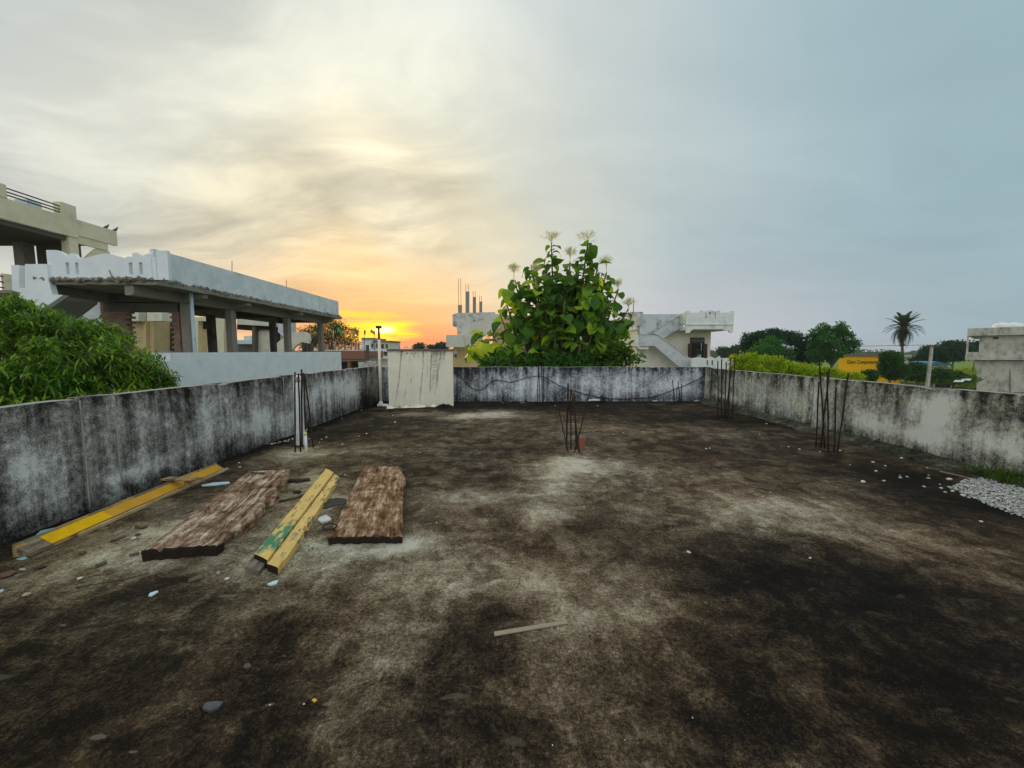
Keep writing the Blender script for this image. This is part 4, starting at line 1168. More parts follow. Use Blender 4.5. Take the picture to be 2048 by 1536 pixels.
# ---- teak tree beyond the back parapet
def teak_leaf_mesh(name, bend, fold, wav, seed):
    m_ = MB()
    nu, nv = 6, 4
    def P(i, j):
        t_ = i / nu
        wdt = .37 * (math.sin(math.pi * min(1, t_ ** .85)) ** .75) * (1.0 if 0 < i < nu else .02)
        s = (j / nv - .5) * 2
        x = math.sin(bend * t_) / bend if bend > .01 else t_
        z = -(1 - math.cos(bend * t_)) / bend if bend > .01 else 0
        return (x + .12, s * wdt * (1 + .08 * math.sin(t_ * 9 + seed)), z + abs(s) * wdt * fold + wav * math.sin(t_ * 8 + s * 2 + seed) * abs(s))
    m_.grid(P, nu, nv)
    m_.tube([(0, 0, .0), (.14, 0, .0)], .012, 4, False)
    return m_
tmpl = [teak_leaf_mesh('leaf', b, f, .04, i) for i, (b, f) in enumerate([(.9, .35), (1.4, .2), (1.9, .4), (.6, .5), (2.3, .3)])]
tmesh = [t_.mesh('leaf', M['teak'], smooth=True) for t_ in tmpl]
YT = 14.6
tk = root('teak_tree', (D(1110, 730, YT).x, YT, GZ), 'young teak tree with huge drooping leaves and feathery cream flower heads', 'tree')
stems = [(1062, 530, .5), (1088, 545, -.6), (1152, 545, .5), (1196, 528, -.4), (1222, 600, -.6), (1012, 602, .3), (1130, 600, -1.0), (1176, 575, -.8), (1090, 590, -.9), (1103, 486, .3), (1176, 484, .0), (935, 690, -.7), (962, 676, -.9), (1010, 690, -1.2), (1050, 705, -1.4), (1190, 610, .2), (1120, 620, -.7), (1030, 560, -.4), (1213, 545, .4), (1140, 525, -.3), (1072, 555, -.8), (1236, 582, .2), (1256, 618, -.1), (980, 660, -.2), (1000, 628, -.2), (1240, 640, .2), (950, 690, -.3), (1075, 600, -.9), (1145, 590, .7), (1190, 650, -.9), (1110, 660, -1.2), (1045, 680, -1.1), (1000, 695, -.8), (1225, 700, -.9), (1260, 690, .3), (1020, 640, .8), (1160, 690, -1.3), (1130, 560, -.3), (1060, 640, .3), (1250, 625, -.1)]
wood = MB()
leaves = []
for si, (u, v, jy) in enumerate(stems):
    tip = D(u, v, YT + jy)
    bx0 = D(1110 + (u - 1110) * .35, 760, YT + jy * .4); bx0.z = -1.2
    h = tip.z - bx0.z
    pts = []
    for i in range(9):
        t_ = i / 8
        p = bx0.lerp(tip, t_)
        p.x += (1 - t_) * t_ * .5 * math.copysign(1, -(u - 1110)) * .4 + .05 * nz(t_ * 4, si, 0)
        pts.append(p)
    wood.tube(pts, [.07 * (1 - .8 * i / 8) + .01 for i in range(9)], 6)
    node = h * .12 + rnd.uniform(0, .15); ang = rnd.uniform(0, 6.3)
    while node < h:
        t_ = node / h
        f = t_ * 8; i0 = min(7, int(f)); p = pts[i0].lerp(pts[i0 + 1], f - i0)
        size = rnd.uniform(.28, .72) * (1 if t_ < .9 else .85)
        for s in (0, math.pi):
            a = ang + s + rnd.uniform(-.25, .25)
            pit = rnd.uniform(-1.0, .25) + .6 * t_ - .05
            leaves.append((p, a, pit, rnd.uniform(-.5, .5), size * rnd.uniform(.85, 1.15), rnd.randrange(5)))
            if rnd.random() < .22 and t_ < .9:       # side shoot
                bl_ = rnd.uniform(.3, .55)
                e = p + Vector((math.cos(a + .6) * bl_, math.sin(a + .6) * bl_, bl_ * .5))
                wood.tube([p, p.lerp(e, .5) + Vector((0, 0, -.04)), e], [.014, .011, .007], 5)
                for q in range(3):
                    leaves.append((e, a + rnd.uniform(-2, 2), rnd.uniform(-.6, .4), rnd.uniform(-.6, .6), size * rnd.uniform(.6, .95), rnd.randrange(5)))
        ang += math.pi / 2 + rnd.uniform(-.3, .3)
        node += rnd.uniform(.22, .36) if t_ < .62 or v > 560 else rnd.uniform(.10, .15)
wood.tube([(D(1110, 760, YT).x, YT, GZ), (D(1110, 760, YT).x, YT, -1.2)], [.16, .12], 8)
wood.build('trunk', M['bark'], tk, smooth=True)
def leaf_matrix(L):
    p, a, pit, roll, s, ti = L
    return Matrix.Translation(p) @ Matrix.Rotation(a, 4, 'Z') @ Matrix.Rotation(-pit, 4, 'Y') @ Matrix.Rotation(roll, 4, 'X') @ Matrix.Scale(s, 4)
# the leaves that show most (camera side, over the parapet, large) become parts; the rest one mass
def score(L): return L[4] - .22 * (L[0].y - YT) - (1.0 if L[0].z < .8 else 0) + .1 * abs(L[0].x - tk.location.x)
leaves.sort(key=score, reverse=True)
for L in leaves[:300]:
    o = bpy.data.objects.new('leaf', tmesh[L[5]])
    COL.objects.link(o); o.parent = tk
    o.matrix_local = Matrix.Translation(-ORIG[tk.name]) @ leaf_matrix(L)
rest = MB()
for L in leaves[300:]:
    Mx = leaf_matrix(L); t_ = tmpl[L[5]]; b = len(rest.v)
    rest.v += [tuple(Mx @ Vector(q)) for q in t_.v]; rest.f += [tuple(i + b for i in q) for q in t_.f]
if rest.v:
    rest.build('leaf_mass', M['teak2'], tk, smooth=True, kind='stuff')
def panicle(u, v, w_, h_, Y, vb):
    m_ = MB()
    b = D(u, vb, Y); t0 = D(u, v + h_, Y); t1 = D(u, v, Y)
    m_.tube([b, t0, t1], [.016, .011, .004], 4)
    wd = w_ * Y / F; ht = (t1 - t0).length
    for k_ in range(18):
        f = rnd.random()
        p = t0.lerp(t1, f * .55 - .1)
        a = rnd.uniform(0, 6.28)
        rr = wd * .5 * rnd.uniform(.5, 1.05) * math.cos(f * 1.1)
        e = Vector((t0.x + math.cos(a) * rr, t0.y + math.sin(a) * rr, t0.z + ht * (.25 + .75 * math.sqrt(max(0, 1 - (rr / (wd * .56)) ** 2)) * rnd.uniform(.75, 1.05))))
        m_.tube([p, p.lerp(e, .55) + Vector((0, 0, .03)), e], [.006, .004, .003], 3, False)
        for _ in range(9):
            q0 = p.lerp(e, rnd.uniform(.45, .95)); q = q0 + rvec() * .13
            m_.tube([q0, q], [.003, .0022], 3, False)
            for _ in range(2):
                c = q + rvec() * .05; s_ = rnd.uniform(.010, .019)
                aa = rvec().normalized() * s_; bb = aa.orthogonal().normalized() * s_
                m_.add([c - aa, c + bb, c + aa, c - bb], [(0, 1, 2, 3)])
    m_.build('flower_panicle', M['panicle'], tk)
for q in ((1103, 462, 50, 24, YT + .3, 520), (1176, 458, 56, 28, YT, 510), (1140, 494, 34, 20, YT - .3, 540), (1213, 510, 40, 24, YT + .4, 560), (1028, 526, 30, 20, YT - .4, 570), (1072, 526, 30, 20, YT - .8, 570), (1236, 560, 24, 14, YT + .2, 595), (1257, 596, 26, 16, YT - .1, 625)):
    panicle(*q)
# bushy undergrowth at the teak's foot
tree('leafy_shrub', 'bushy green shrub with a yellowing leaf at the right foot of the teak', 'shrub', px_blobs([(1228, 700, 26, 16), (1212, 718, 34, 16), (1255, 720, 16, 12)], 13.6, .2), 1300, .20, .11, M['bushm'], tr=.05)
tree('leafy_shrub', 'low dark green shrub under the teak behind the back parapet', 'shrub', px_blobs([(1010, 730, 60, 10), (1090, 730, 60, 9), (1150, 730, 40, 10)], 13.4, .2), 900, .24, .13, M['bushd'], tr=.05)

# ---- acacia behind the flags
tree('acacia_tree', 'feathery olive acacia tree behind the row of flags', 'tree', px_blobs([(625, 668, 28, 16), (655, 660, 34, 18), (690, 668, 26, 18), (610, 682, 22, 12), (650, 685, 40, 14), (700, 688, 16, 10), (672, 650, 20, 8)], 58, 1.5), 9000, .34, .12, M['olive'], tr=.25, spread=.7, gap=.12)
# ---- trees beyond the right parapet
tree('rain_tree', 'dark flat-topped tree beyond the lime green shrubs', 'tree', px_blobs([(1510, 676, 28, 9), (1545, 669, 34, 9), (1575, 674, 24, 9), (1498, 692, 18, 7), (1590, 684, 12, 7), (1530, 682, 40, 10)], 56, 1.2), 9000, .36, .20, M['rain'], tr=.3, spread=.4, gap=.16)
tree('broadleaf_tree', 'rounded mid green tree under the dark flat-topped crown', 'tree', px_blobs([(1540, 692, 22, 18), (1528, 708, 34, 18), (1560, 708, 26, 16)], 50, 1), 6000, .32, .18, M['treeg'], tr=.2, spread=.45)
tree('broadleaf_tree', 'tall ragged green tree left of the yellow painted wall', 'tree', px_blobs([(1640, 668, 17, 13), (1676, 664, 15, 12), (1655, 684, 22, 16), (1694, 676, 14, 13), (1700, 694, 13, 10), (1668, 700, 22, 18), (1640, 708, 22, 16), (1625, 690, 10, 10), (1710, 684, 8, 7), (1684, 652, 8, 6), (1648, 655, 9, 6)], 47, 1.4), 12000, .30, .16, M['treeg'], tr=.2, spread=.32, gap=.2)
tree('broadleaf_tree', 'thin grey green tree between the flat-topped and the ragged tree', 'tree', px_blobs([(1605, 682, 16, 12), (1618, 696, 16, 14), (1596, 708, 22, 14), (1622, 716, 24, 14)], 52, 1), 5500, .30, .16, M['rain'], tr=.16, spread=.45, gap=.15)
for (lst, Y, lab) in (([(1490, 734, 28, 20), (1500, 748, 34, 18)], 19, 'lime green shrub nearest the cream balcony house'),
                      ([(1540, 732, 38, 16), (1530, 750, 40, 16)], 20, 'tall lime green shrub in front of the dark flat-topped tree'),
                      ([(1595, 743, 32, 12), (1590, 755, 34, 12)], 20, 'lime green shrub between the two taller trees'),
                      ([(1645, 749, 30, 9), (1640, 760, 36, 10)], 21, 'low lime green shrub in front of the ragged tree'),
                      ([(1700, 756, 24, 7), (1690, 762, 34, 8)], 22, 'lowest lime green shrub beside the yellow painted wall')):
    tree('lime_shrub', lab, 'shrub', px_blobs(lst + [(u + du, v - rv * .75, ru * .35, rv * .45) for (u, v, ru, rv) in lst[:1] for du in (-.7 * ru, -.2 * ru, .25 * ru, .7 * ru)], Y, .3), 7500, .13, .055, M['lime'], tr=.05, spread=.16, gap=.2, rag=.5, group='lime green shrubs')
for (lst, Y, n, mt, lab) in (([(1782, 718, 18, 18), (1788, 742, 26, 18), (1776, 735, 16, 14)], 40, 6000, 'bushd', 'dark bushy tree covering the end of the painted lettering'),
                             ([(1740, 750, 14, 8), (1728, 756, 18, 5)], 38, 2600, 'bushd', 'low dark bush in front of the yellow painted wall'),
                             ([(1834, 738, 16, 13), (1830, 752, 22, 9), (1848, 750, 15, 10)], 42, 3600, 'bushd', 'dark bush between the palm trunk and the utility pole'),
                             ([(1880, 750, 22, 12), (1905, 752, 18, 10)], 46, 2600, 'bushd', 'dark bush at the foot of the blue roofed shed'),
                             ([(1925, 758, 24, 6), (1890, 762, 30, 5)], 46, 1800, 'bushm', 'low weedy bush before the bright green field'),
                             ([(1862, 705, 20, 14), (1850, 720, 22, 14), (1878, 716, 18, 12)], 72, 4200, 'rain', 'dark round tree behind the utility pole'),
                             ([(1905, 697, 26, 17), (1925, 706, 26, 14), (1895, 712, 26, 10)], 80, 5200, 'rain', 'large dark tree mass behind the grey building veranda'),
                             ([(1946, 694, 13, 9), (1955, 702, 10, 8)], 90, 1800, 'rain', 'dark tree seen through the veranda opening of the grey building'),
                             ([(1445, 702, 12, 6), (1460, 706, 20, 8), (1480, 700, 16, 8)], 95, 2600, 'farleaf', 'hazy tree between the balcony house and the flat-topped tree')):
    tree('bush' if 'bush' in lab and 'tree' not in lab else 'far_tree', lab, 'bush' if 'bush' in lab and 'tree' not in lab else 'tree', px_blobs(lst, Y, .6), n, .011 * Y * .62, .006 * Y * .6, M[mt], tr=.12, spread=.006 * Y)
# roof weeds on the tank horizon: three small far trees
tree('far_tree', 'small dark trees on the skyline behind the square tank', 'tree', px_blobs([(838, 694, 12, 5), (862, 696, 8, 4), (884, 693, 14, 6)], 110, 2), 3000, .55, .3, M['rain'], tr=.2, spread=.7)

# ---- date palm
pm = root('date_palm', (D(1820, 760, 50).x, 50, GZ), 'tall date palm with a slender leaning trunk against the sky', 'palm')
top = D(1807, 655, 50)
tb0 = Vector((D(1820, 760, 50).x, 50, GZ))
tp = MB()
n_ = 26
tp.tube([tb0.lerp(top, i / n_) + Vector((-.45 * math.sin(math.pi * i / n_), 0, 0)) for i in range(n_ + 1)], [(.17 - .05 * i / n_) * (1.12 if i % 2 else .94) for i in range(n_ + 1)], 8)
tp.tube([top - Vector((0, 0, 1.3)), top - Vector((0, 0, .6)), top + Vector((0, 0, .2))], [.2, .42, .3], 8)
tp.build('trunk', M['bark'], pm, smooth=True)
M['palm'] = foliage('palm_leaflet', [(.030, .055, .030), (.050, .085, .038), (.075, .11, .04)], .25)
M['palmdry'] = foliage('dry_palm_leaflet', [(.12, .085, .045), (.17, .12, .06)], .2)
def frond(L, sag, mat):
    m_ = MB()
    pts = [Vector((L * t_ * (1 - .18 * sag * t_), 0, L * (.30 * t_ - sag * t_ * t_))) for t_ in [i / 10 for i in range(11)]]
    m_.tube(pts, [.035 - .028 * i / 10 for i in range(11)], 4)
    for i in range(1, 40):
        t_ = i / 40; f = t_ * 10; i0 = min(9, int(f)); p = pts[i0].lerp(pts[i0 + 1], f - i0)
        l_ = .44 * math.sin(math.pi * (.12 + .84 * t_)) ** .6
        for s in (-1, 1):
            d_ = Vector((.55, s * .75, .28 - .2 * rnd.random())).normalized()
            e = p + d_ * l_ + Vector((0, 0, -.10 * l_))
            w_ = Vector((.05, 0, 0))
            m_.add([p - w_, p + w_, e], [(0, 1, 2)])
    return m_.mesh('frond', mat)
fms = [frond(2.1, .35, M['palm']), frond(2.2, .65, M['palm']), frond(2.0, 1.0, M['palm']), frond(1.6, 1.2, M['palmdry'])]
for i in range(54):
    t_ = i / 53
    a = i * 2.399 + rnd.uniform(-.2, .2)
    pit = 1.25 - 2.2 * t_
    me_ = fms[0] if t_ < .35 else fms[1] if t_ < .65 else fms[2] if t_ < .9 else fms[3]
    o = bpy.data.objects.new('frond', me_); COL.objects.link(o); o.parent = pm
    o.matrix_local = Matrix.Translation(top + Vector((0, 0, .15 - .5 * t_)) - ORIG[pm.name]) @ Matrix.Rotation(a, 4, 'Z') @ Matrix.Rotation(-pit, 4, 'Y') @ Matrix.Scale(rnd.uniform(.85, 1.1), 4)
# ---- wooded skyline all round
far = MB()
for i in range(1500):
    az_ = R(-75 + 150 * i / 1500) ; rr = rnd.uniform(330, 520)
    x, y = math.sin(az_) * rr, math.cos(az_) * rr
    h = 5.5 + 4.2 * nz(az_ * 14, rr * .004, 0, 1, 4) + rnd.uniform(-1, 1.5)
    h = max(2.5, h)
    wd = rnd.uniform(2.5, 6)
    for _ in range(10):
        c = Vector((x + rnd.gauss(0, wd * .6), y + rnd.gauss(0, 3), GZ + h * rnd.uniform(.1, 1.0)))
        a = rvec().normalized() * rnd.uniform(.9, 1.9); b = a.cross(rvec()).normalized() * rnd.uniform(.7, 1.4)
        far.add([c - a, c + b, c + a, c - b], [(0, 1, 2, 3)])
    c = Vector((x, y, GZ)); far.add([c + Vector((-wd, 0, 0)), c + Vector((wd, 0, 0)), c + Vector((wd * .7, 0, h * .75)), c + Vector((-wd * .7, 0, h * .7))], [(0, 1, 2, 3)])
far.build('far_woodland', M['farleaf'], label='hazy line of far trees along the flat horizon', cat='woodland', kind='stuff')
# white sheet on a dark heap beyond the right parapet
hp = root('covered_heap', D(1934, 772, 44), 'white sheet thrown over a dark heap between field and right parapet', 'heap')
cc = D(1934, 764, 44); cc.z = GZ
MB().lathe(cc, [(1.0, 0), (.95, .5), (.7, 1.0 if False else .9), (.3, 1.15), (.02, 1.2)], 10).build('heap', M['brown'], hp, smooth=True)
sh_ = MB(); a0 = D(1926, 764, 43.2); b0 = D(1944, 757.5, 44.2)
sh_.grid(lambda i, j: tuple(a0.lerp(b0, i / 8) + Vector((0, j * .25, .05 * nz(i * .6, j * .7, 3) + .12 * math.sin(i * .8) - .02 * j)) - Vector((0, 0, .0))), 8, 4)
sh_.build('sheet', M['plastic'], hp, smooth=True)
# ---------------------------------------------------------------- things on the terrace
def rust_material():
    m, t = new_mat('rusty_steel_bar')
    n = t.noise(t.pos, 30, 4, .7)
    fin(t, t.ramp(n, [(.3, (.018, .012, .010)), (.6, (.045, .026, .018)), (.8, (.09, .045, .026))]), .85, .25, n, .4, .003)
    return m
M['rust'] = rust_material()
def wood(name, ang, cols, grain=1.0, bump=.8, paint=None, rough_=.3):
    """grain runs along the direction ang (radians from +x)"""
    m, t = new_mat(name)
    p = t.map(t.pos, (1, 1, 1), rot=(0, 0, -ang))
    wq = t.vm('SCALE', t.vm('SUBTRACT', t.noise(p, 3.5, 4, .6, 0, 1), (.5, .5, .5)), .12 * rough_)
    p = t.vm('ADD', p, wq)
    f1 = t.noise(t.map(p, (1.3, 17 * grain, 17 * grain)), 1.7, 7, .66, .7 * rough_)
    f2 = t.noise(t.map(p, (3, 60, 60)), 2.0, 4, .6, .3)
    n = t.noise(p, 6, 7, .72)
    v = t.m('ADD', t.m('MULTIPLY', f1, .40), t.m('ADD', t.m('MULTIPLY', f2, .17), t.m('MULTIPLY', n, .45)))
    k_ = len(cols)
    c = t.ramp(v, [(.39 + .20 * i / (k_ - 1), q) for i, q in enumerate(cols)])
    if paint:
        for (col, thr, sc_, seed, rgn) in paint:
            q = t.noise(t.map(p, (1, 2.5, 1), loc=(seed, 0, 0)), sc_, 5, .65)
            q = t.m('ADD', q, t.m('MULTIPLY', t.m('SUBTRACT', f1, .5), .35))
            mask = t.rng(q, thr - .03, thr + .03)
            if rgn:
                (cx, cy, rad) = rgn
                dd = t.vm('LENGTH', t.map(t.vm('SUBTRACT', t.pos, (cx, cy, 0)), (1 / rad[0], 1 / rad[1], 0), rot=(0, 0, 0)), None, 'Value') if False else t.vm('DISTANCE', t.pos, (cx, cy, .08), 'Value')
                mask = t.m('MULTIPLY', mask, t.rng(dd, rad[0], rad[0] * .55))
            c = t.mix(mask, c, t.mix(t.rng(n, .3, .7), col, tuple(x * .8 for x in col)))
    fin(t, c, .88, .15, t.m('ADD', f1, t.m('MULTIPLY', f2, .5)), bump, .008)
    return m
def rebar(name, label, bars, r=.011, extra=None, group='column starter bars'):
    b0 = sum((G(*q[0]) for q in bars), Vector()) / len(bars)
    rt = root(name, (b0.x, b0.y, 0), label, 'rebar', group)
    for q in bars:
        a = G(*q[0]); a.z = -.03
        tp_ = D(q[1][0], q[1][1], a.y + (q[2] if len(q) > 2 else 0))
        n_ = 7
        rr = r * (q[3] if len(q) > 3 else 1)
        pts = [a.lerp(tp_, i / n_) + Vector((.005 * math.sin(i * 1.1 + q[0][0]) * (i / n_), .005 * math.cos(i * 1.7 + q[0][0]) * (i / n_), 0)) * (0 if i in (0, n_) else 1) for i in range(n_ + 1)]
        MB().tube(pts, [rr * (1 + .06 * (i % 2)) for i in range(n_ + 1)], 7).build('bar', M['rust'], rt, smooth=True)
    return rt
r1 = rebar('rebar_cluster', 'rusty starter bars leaning together round the white vent pipe', [((590, 904), (590, 744)), ((601, 904), (597, 747)), ((604, 893), (603, 739), 0, 1.2), ((612, 893), (607, 746)), ((627, 895), (611, 757), .1)])
wr = MB(); wr.tube([D(u, v, 6.1) for u, v in [(588, 752), (597, 748), (606, 750), (613, 747), (620, 751), (625, 749), (630, 752), (626, 755)]], .006, 5)
wr.build('tie_wire', M['rust'], r1)
r2 = rebar('rebar_cluster', 'rusty starter bars bound by twisted stirrups beside an upright brick', [((1133, 897), (1136, 767), 0, 1.25), ((1137, 905), (1111, 788), .15, .8), ((1142, 897), (1141, 779)), ((1153, 897), (1148, 785)), ((1159, 905), (1143, 779)), ((1148, 905), (1179, 786), .1, .9)])
for i, (v, s) in enumerate(((803, 0), (807, .3), (812, -.2), (816, .4), (819, .1))):
    c = D(1141, v, 6.0)
    MB().tube([c + Vector((.065 * math.cos(a) * (1 + .12 * math.sin(3 * a + i)), .055 * math.sin(a), .018 * math.sin(a * 2 + s * 5) + .012 * math.sin(3 * a))) for a in [2 * math.pi * k / 14 for k in range(15)]], .006, 5).build('stirrup', M['rust'], r2)
r3 = rebar('rebar_cluster', 'tall splayed starter bars standing before the right parapet pilaster', [((1632, 894), (1638, 764)), ((1641, 895), (1659, 738)), ((1650, 896), (1639, 719)), ((1657, 904), (1655, 742), -.05), ((1669, 903), (1672, 775)), ((1675, 904), (1697, 746), .1)])
r4 = rebar('rebar_cluster', 'straight bunch of tall starter bars near the far right corner', [((1436, 834), (1435.7, 722)), ((1443, 836), (1443.4, 718)), ((1449, 838), (1453, 724)), ((1456, 838), (1461, 717)), ((1464, 838), (1470, 714)), ((1450, 836), (1463.6, 733))], .012)
r5 = rebar('rebar_cluster', 'four short bent starter bars at the foot of the back parapet', [((1349.7, 806), (1345, 760)), ((1353, 806), (1354, 773)), ((1361, 806), (1356, 763)), ((1363.7, 806), (1363, 768))], .012)
r6 = rebar('rebar_cluster', 'upright starter bars fixed against the back parapet pilaster', [((1075, 806), (1077, 731)), ((1080, 806), (1078, 734)), ((1085, 806), (1083, 733)), ((1088, 806), (1087, 737))], .012)
r7 = rebar('rebar_stub', 'single short bent bar between the pilaster and the brick', [((1114, 806), (1111, 788))], .011, group=None)

# brick standing on end
bc = G(1163, 899)
M['brickred'] = plaster('soft_red_brick', (.30, .115, .065), (.10, .045, .03), .45, 2.5, .2)
bk = MB().obox(bc + Vector((0, .04, .093)), (.052, .012, 0), (-.009, .038, 0), (.004, .002, .094)).build('upright_brick', M['brickred'], None, bevel=.006, label='weathered red brick standing on end beside the starter bars', cat='brick')

# square water tank, turned a little towards the near right corner of the terrace
tA, tB = G(778, 816.5), G(907.5, 812)
tu = (tB - tA).normalized(); tn = Vector((-tu.y, tu.x, 0))         # tn points away from the camera
TW = (tB - tA).length; TDp = 1.25; HT = 1.56
tmid = (tA + tB) / 2 + tn * TDp / 2
tank = root('water_tank', tuple(tmid), 'square plastered cream water tank with dark run marks and flat lid', 'water tank')
def tank_material():
    m, t = new_mat('stained_cream_plaster')
    p = t.pos; a = t.attr('stain')
    n1 = t.noise(p, 4, 6, .65); n2 = t.noise(p, 24, 5, .65); st = t.noise(t.map(p, (1, 1, .05)), 14, 5, .6)
    v = t.m('ADD', a, t.m('ADD', t.m('MULTIPLY', t.m('SUBTRACT', n1, .5), .42), t.m('ADD', t.m('MULTIPLY', t.m('SUBTRACT', st, .5), .5), t.m('MULTIPLY', t.m('SUBTRACT', n2, .5), .42))))
    c = t.ramp(v, [(.05, (.90, .84, .68)), (.32, (.80, .74, .59)), (.52, (.50, .45, .36)), (.76, (.20, .175, .14)), (.95, (.05, .042, .035))])
    fin(t, c, .9, .1, t.m('ADD', n1, n2), .4, .008)
    return m
M['tank'] = tank_material()
def proj(P_):
    x, y, z = P_[0], P_[1], P_[2] - CAMH
    dc = y * math.cos(PITCH) - z * math.sin(PITCH)
    return 1024 + F * x / dc, 768 - F * (z * math.cos(PITCH) + y * math.sin(PITCH)) / dc
streaks = [([(803, 700), (800, 735), (797.6, 763), (794, 785), (789, 816)], 1.3, .50), ([(846, 700), (846, 730), (844, 757), (841, 785), (838, 812)], 1.3, .62), ([(863, 708), (861, 746), (860, 780), (860, 800)], 1.2, .52),
           ([(883, 700), (876, 741), (873, 774), (865, 806)], 2.0, .34), ([(872, 700), (869, 745), (863, 795)], 5.5, .26), ([(823, 753), (822, 772)], .9, .38), ([(815, 742), (814, 769), (810, 788), (803, 815)], 1.6, .22),
           ([(888, 700), (886, 728)], 3.0, .26), ([(821, 708), (819, 730)], 2.2, .22), ([(830, 704), (827, 724)], 2.0, .24), ([(856, 730), (854, 758)], 1.2, .25), ([(838, 700), (838, 722)], 2.0, .2), ([(804, 700), (803, 714)], 4.0, .2)]
NA, NZ_ = 150, 130
tw_ = MB(); tv = []
def tp3(i, j):
    s = TW * i / NA; z = -.01 + HT * j / NZ_
    q = tA + tu * s + tn * (.006 * nz(s * 2, z * 2, 0, 1.5, 3) + (.012 if i in (0, NA) else 0))
    return (q.x, q.y, z)
tw_.grid(tp3, NA, NZ_)
for P_ in tw_.v:
    u, v = proj(P_)
    z = P_[2]
    s = .20 + .26 * math.exp(-((HT - z) / (.13 + .10 * nz(u * .08, 0, 0, 1, 3))) ** 2) * (.6 + .8 * max(0, nz(u * .12, 3, 0))) + .22 * math.exp(-(z / .08) ** 2) * (1 + nz(u * .1, 0, 2, 1))
    s += .18 * math.exp(-((u - 872) / 20) ** 2) * max(0, (z - .6) / HT)
    for pl, wd_, am in streaks:
        if pl[0][1] <= v <= pl[-1][1]:
            for (u0, v0), (u1, v1) in zip(pl, pl[1:]):
                if v0 <= v <= v1:
                    cx = u0 + (u1 - u0) * (v - v0) / (v1 - v0) + .8 * nz(v * .12, u0, 0, 1, 2)
                    q = (u - cx) / wd_
                    f = min(1, (pl[-1][1] - v) / (.3 * (pl[-1][1] - pl[0][1]))) * min(1, (v - pl[0][1]) / 3 + (1 if pl[0][1] <= 704 else 0))
                    if abs(q) < 3: s += am * f * math.exp(-q * q) * (.75 + .5 * nz(v * .2, u0, 5, 1, 2))
                    break
    tv.append(s)
for a_, off0, off1 in ((tB, 0, TDp), (tA, TDp, 0)):
    n0 = len(tw_.v)
    tw_.grid(lambda i, j: tuple(a_ + tn * (.012 + off0 + (off1 - off0) * i / 20) + Vector((0, 0, -.01 + HT * j / 10))), 20, 10)
    tv += [.2 + .2 * nz(q[1], q[2], 3, 2) for q in tw_.v[n0:]]
n0 = len(tw_.v)
tw_.add([tA + tn * TDp, tB + tn * TDp, tB + tn * TDp + Vector((0, 0, HT)), tA + tn * TDp + Vector((0, 0, HT))], [(1, 0, 3, 2)])
tv += [.3] * 4
tw_.build('tank_wall', M['tank'], tank, smooth=False, attr={'stain': tv})
ld = MB()
def ldp(i, j):
    # worn edge of the lid: ring i round the outline, j up the edge
    per = [(-.02, -.025), (TW + .02, -.025), (TW + .02, TDp + .02), (-.02, TDp + .02)]
    k_ = i % 80; e = k_ // 20; f = (k_ % 20) / 20
    a, b = per[e], per[(e + 1) % 4]
    s, d_ = a[0] + (b[0] - a[0]) * f, a[1] + (b[1] - a[1]) * f
    w_ = .008 * nz(s * 5, d_ * 5, j, 1, 2)
    q = tA + tu * (s + w_) + tn * (d_ + w_)
    return (q.x, q.y, HT - .012 + (0, .004, .042, .052)[j] + (.012 * nz(s * 3, d_ * 3, 0, 1, 3) if j > 1 else 0))
ld.grid(ldp, 80, 3)
ld.f.append(tuple(3 * 81 + i for i in range(80)))
ld.build('lid', plaster('dark_lid_cement', (.20, .16, .13), (.05, .042, .035), .55, 2, .1), tank)
rl = D(812, 694, tA.y + .25)
rl.z = HT + .05
MB().tube([rl + Vector((.045 * math.cos(a), 0, .045 * math.sin(a) + .01)) for a in [math.pi * k / 10 for k in range(11)]], .006, 5).build('lid_ring', M['rust'], tank)
MB().tube([rl + Vector((-.18, 0, -.01)), rl + Vector((-.18, 0, .08))], .006, 5).build('lid_rod', M['rust'], tank)
for (u, v, w_) in ((815.5, 706.5, 3.6), (824.5, 707, 2.6)):
    s_ = (u - 778) / 129.5 * TW
    c = tA + tu * s_ - tn * .003; c.z = D(u, v, c.y).z
    MB().obox(c, tu * .016 * w_ / 2.6, tn * .012, (.002, 0, .012)).build('vent_hole', M['concd'], tank)
# broken apron of mortar along its foot, and a cushion of black moss at the right corner
skt = MB()
def skp(i, j):
    s = -.05 + (TW * .82) * i / 110; t_ = j / 6
    w_ = max(.01, .10 + .13 * nz(s * 3.2, 1, 0, 1.6, 4))
    q = tA + tu * s - tn * (w_ * t_ - .02)
    return (q.x, q.y, max(.0, .045 + .04 * nz(s * 5, 4, 0, 2, 3)) * (1 - t_ ** 1.4) + .010 * nz(s * 16, j, 0) - (.016 if j == 6 else 0) + .004)
skt.grid(skp, 110, 6)
skt.build('mortar_apron', M['tank'], tank, smooth=True, attr={'stain': [.28 + .55 * nz(q[0] * 4, q[1] * 4, 0, 1.5) for q in skt.v]})
ms_ = MB()
def msp(i, j):
    s = TW * .70 + .50 * i / 36; t_ = j / 10
    e = math.sin(math.pi * i / 36) * math.sin(math.pi * (.12 + .85 * t_))
    q = tA + tu * s - tn * (.26 * t_ - .03)
    return (q.x, q.y, max(-.01, .075 * e * (1 + .8 * nz(s * 14, t_ * 6, 2, 1, 3)) - .006))
ms_.grid(msp, 36, 10)
ms_.build('moss_cushion', flat('black_moss', (.016, .017, .012), .95, .05, .4, 30), tank, smooth=True)

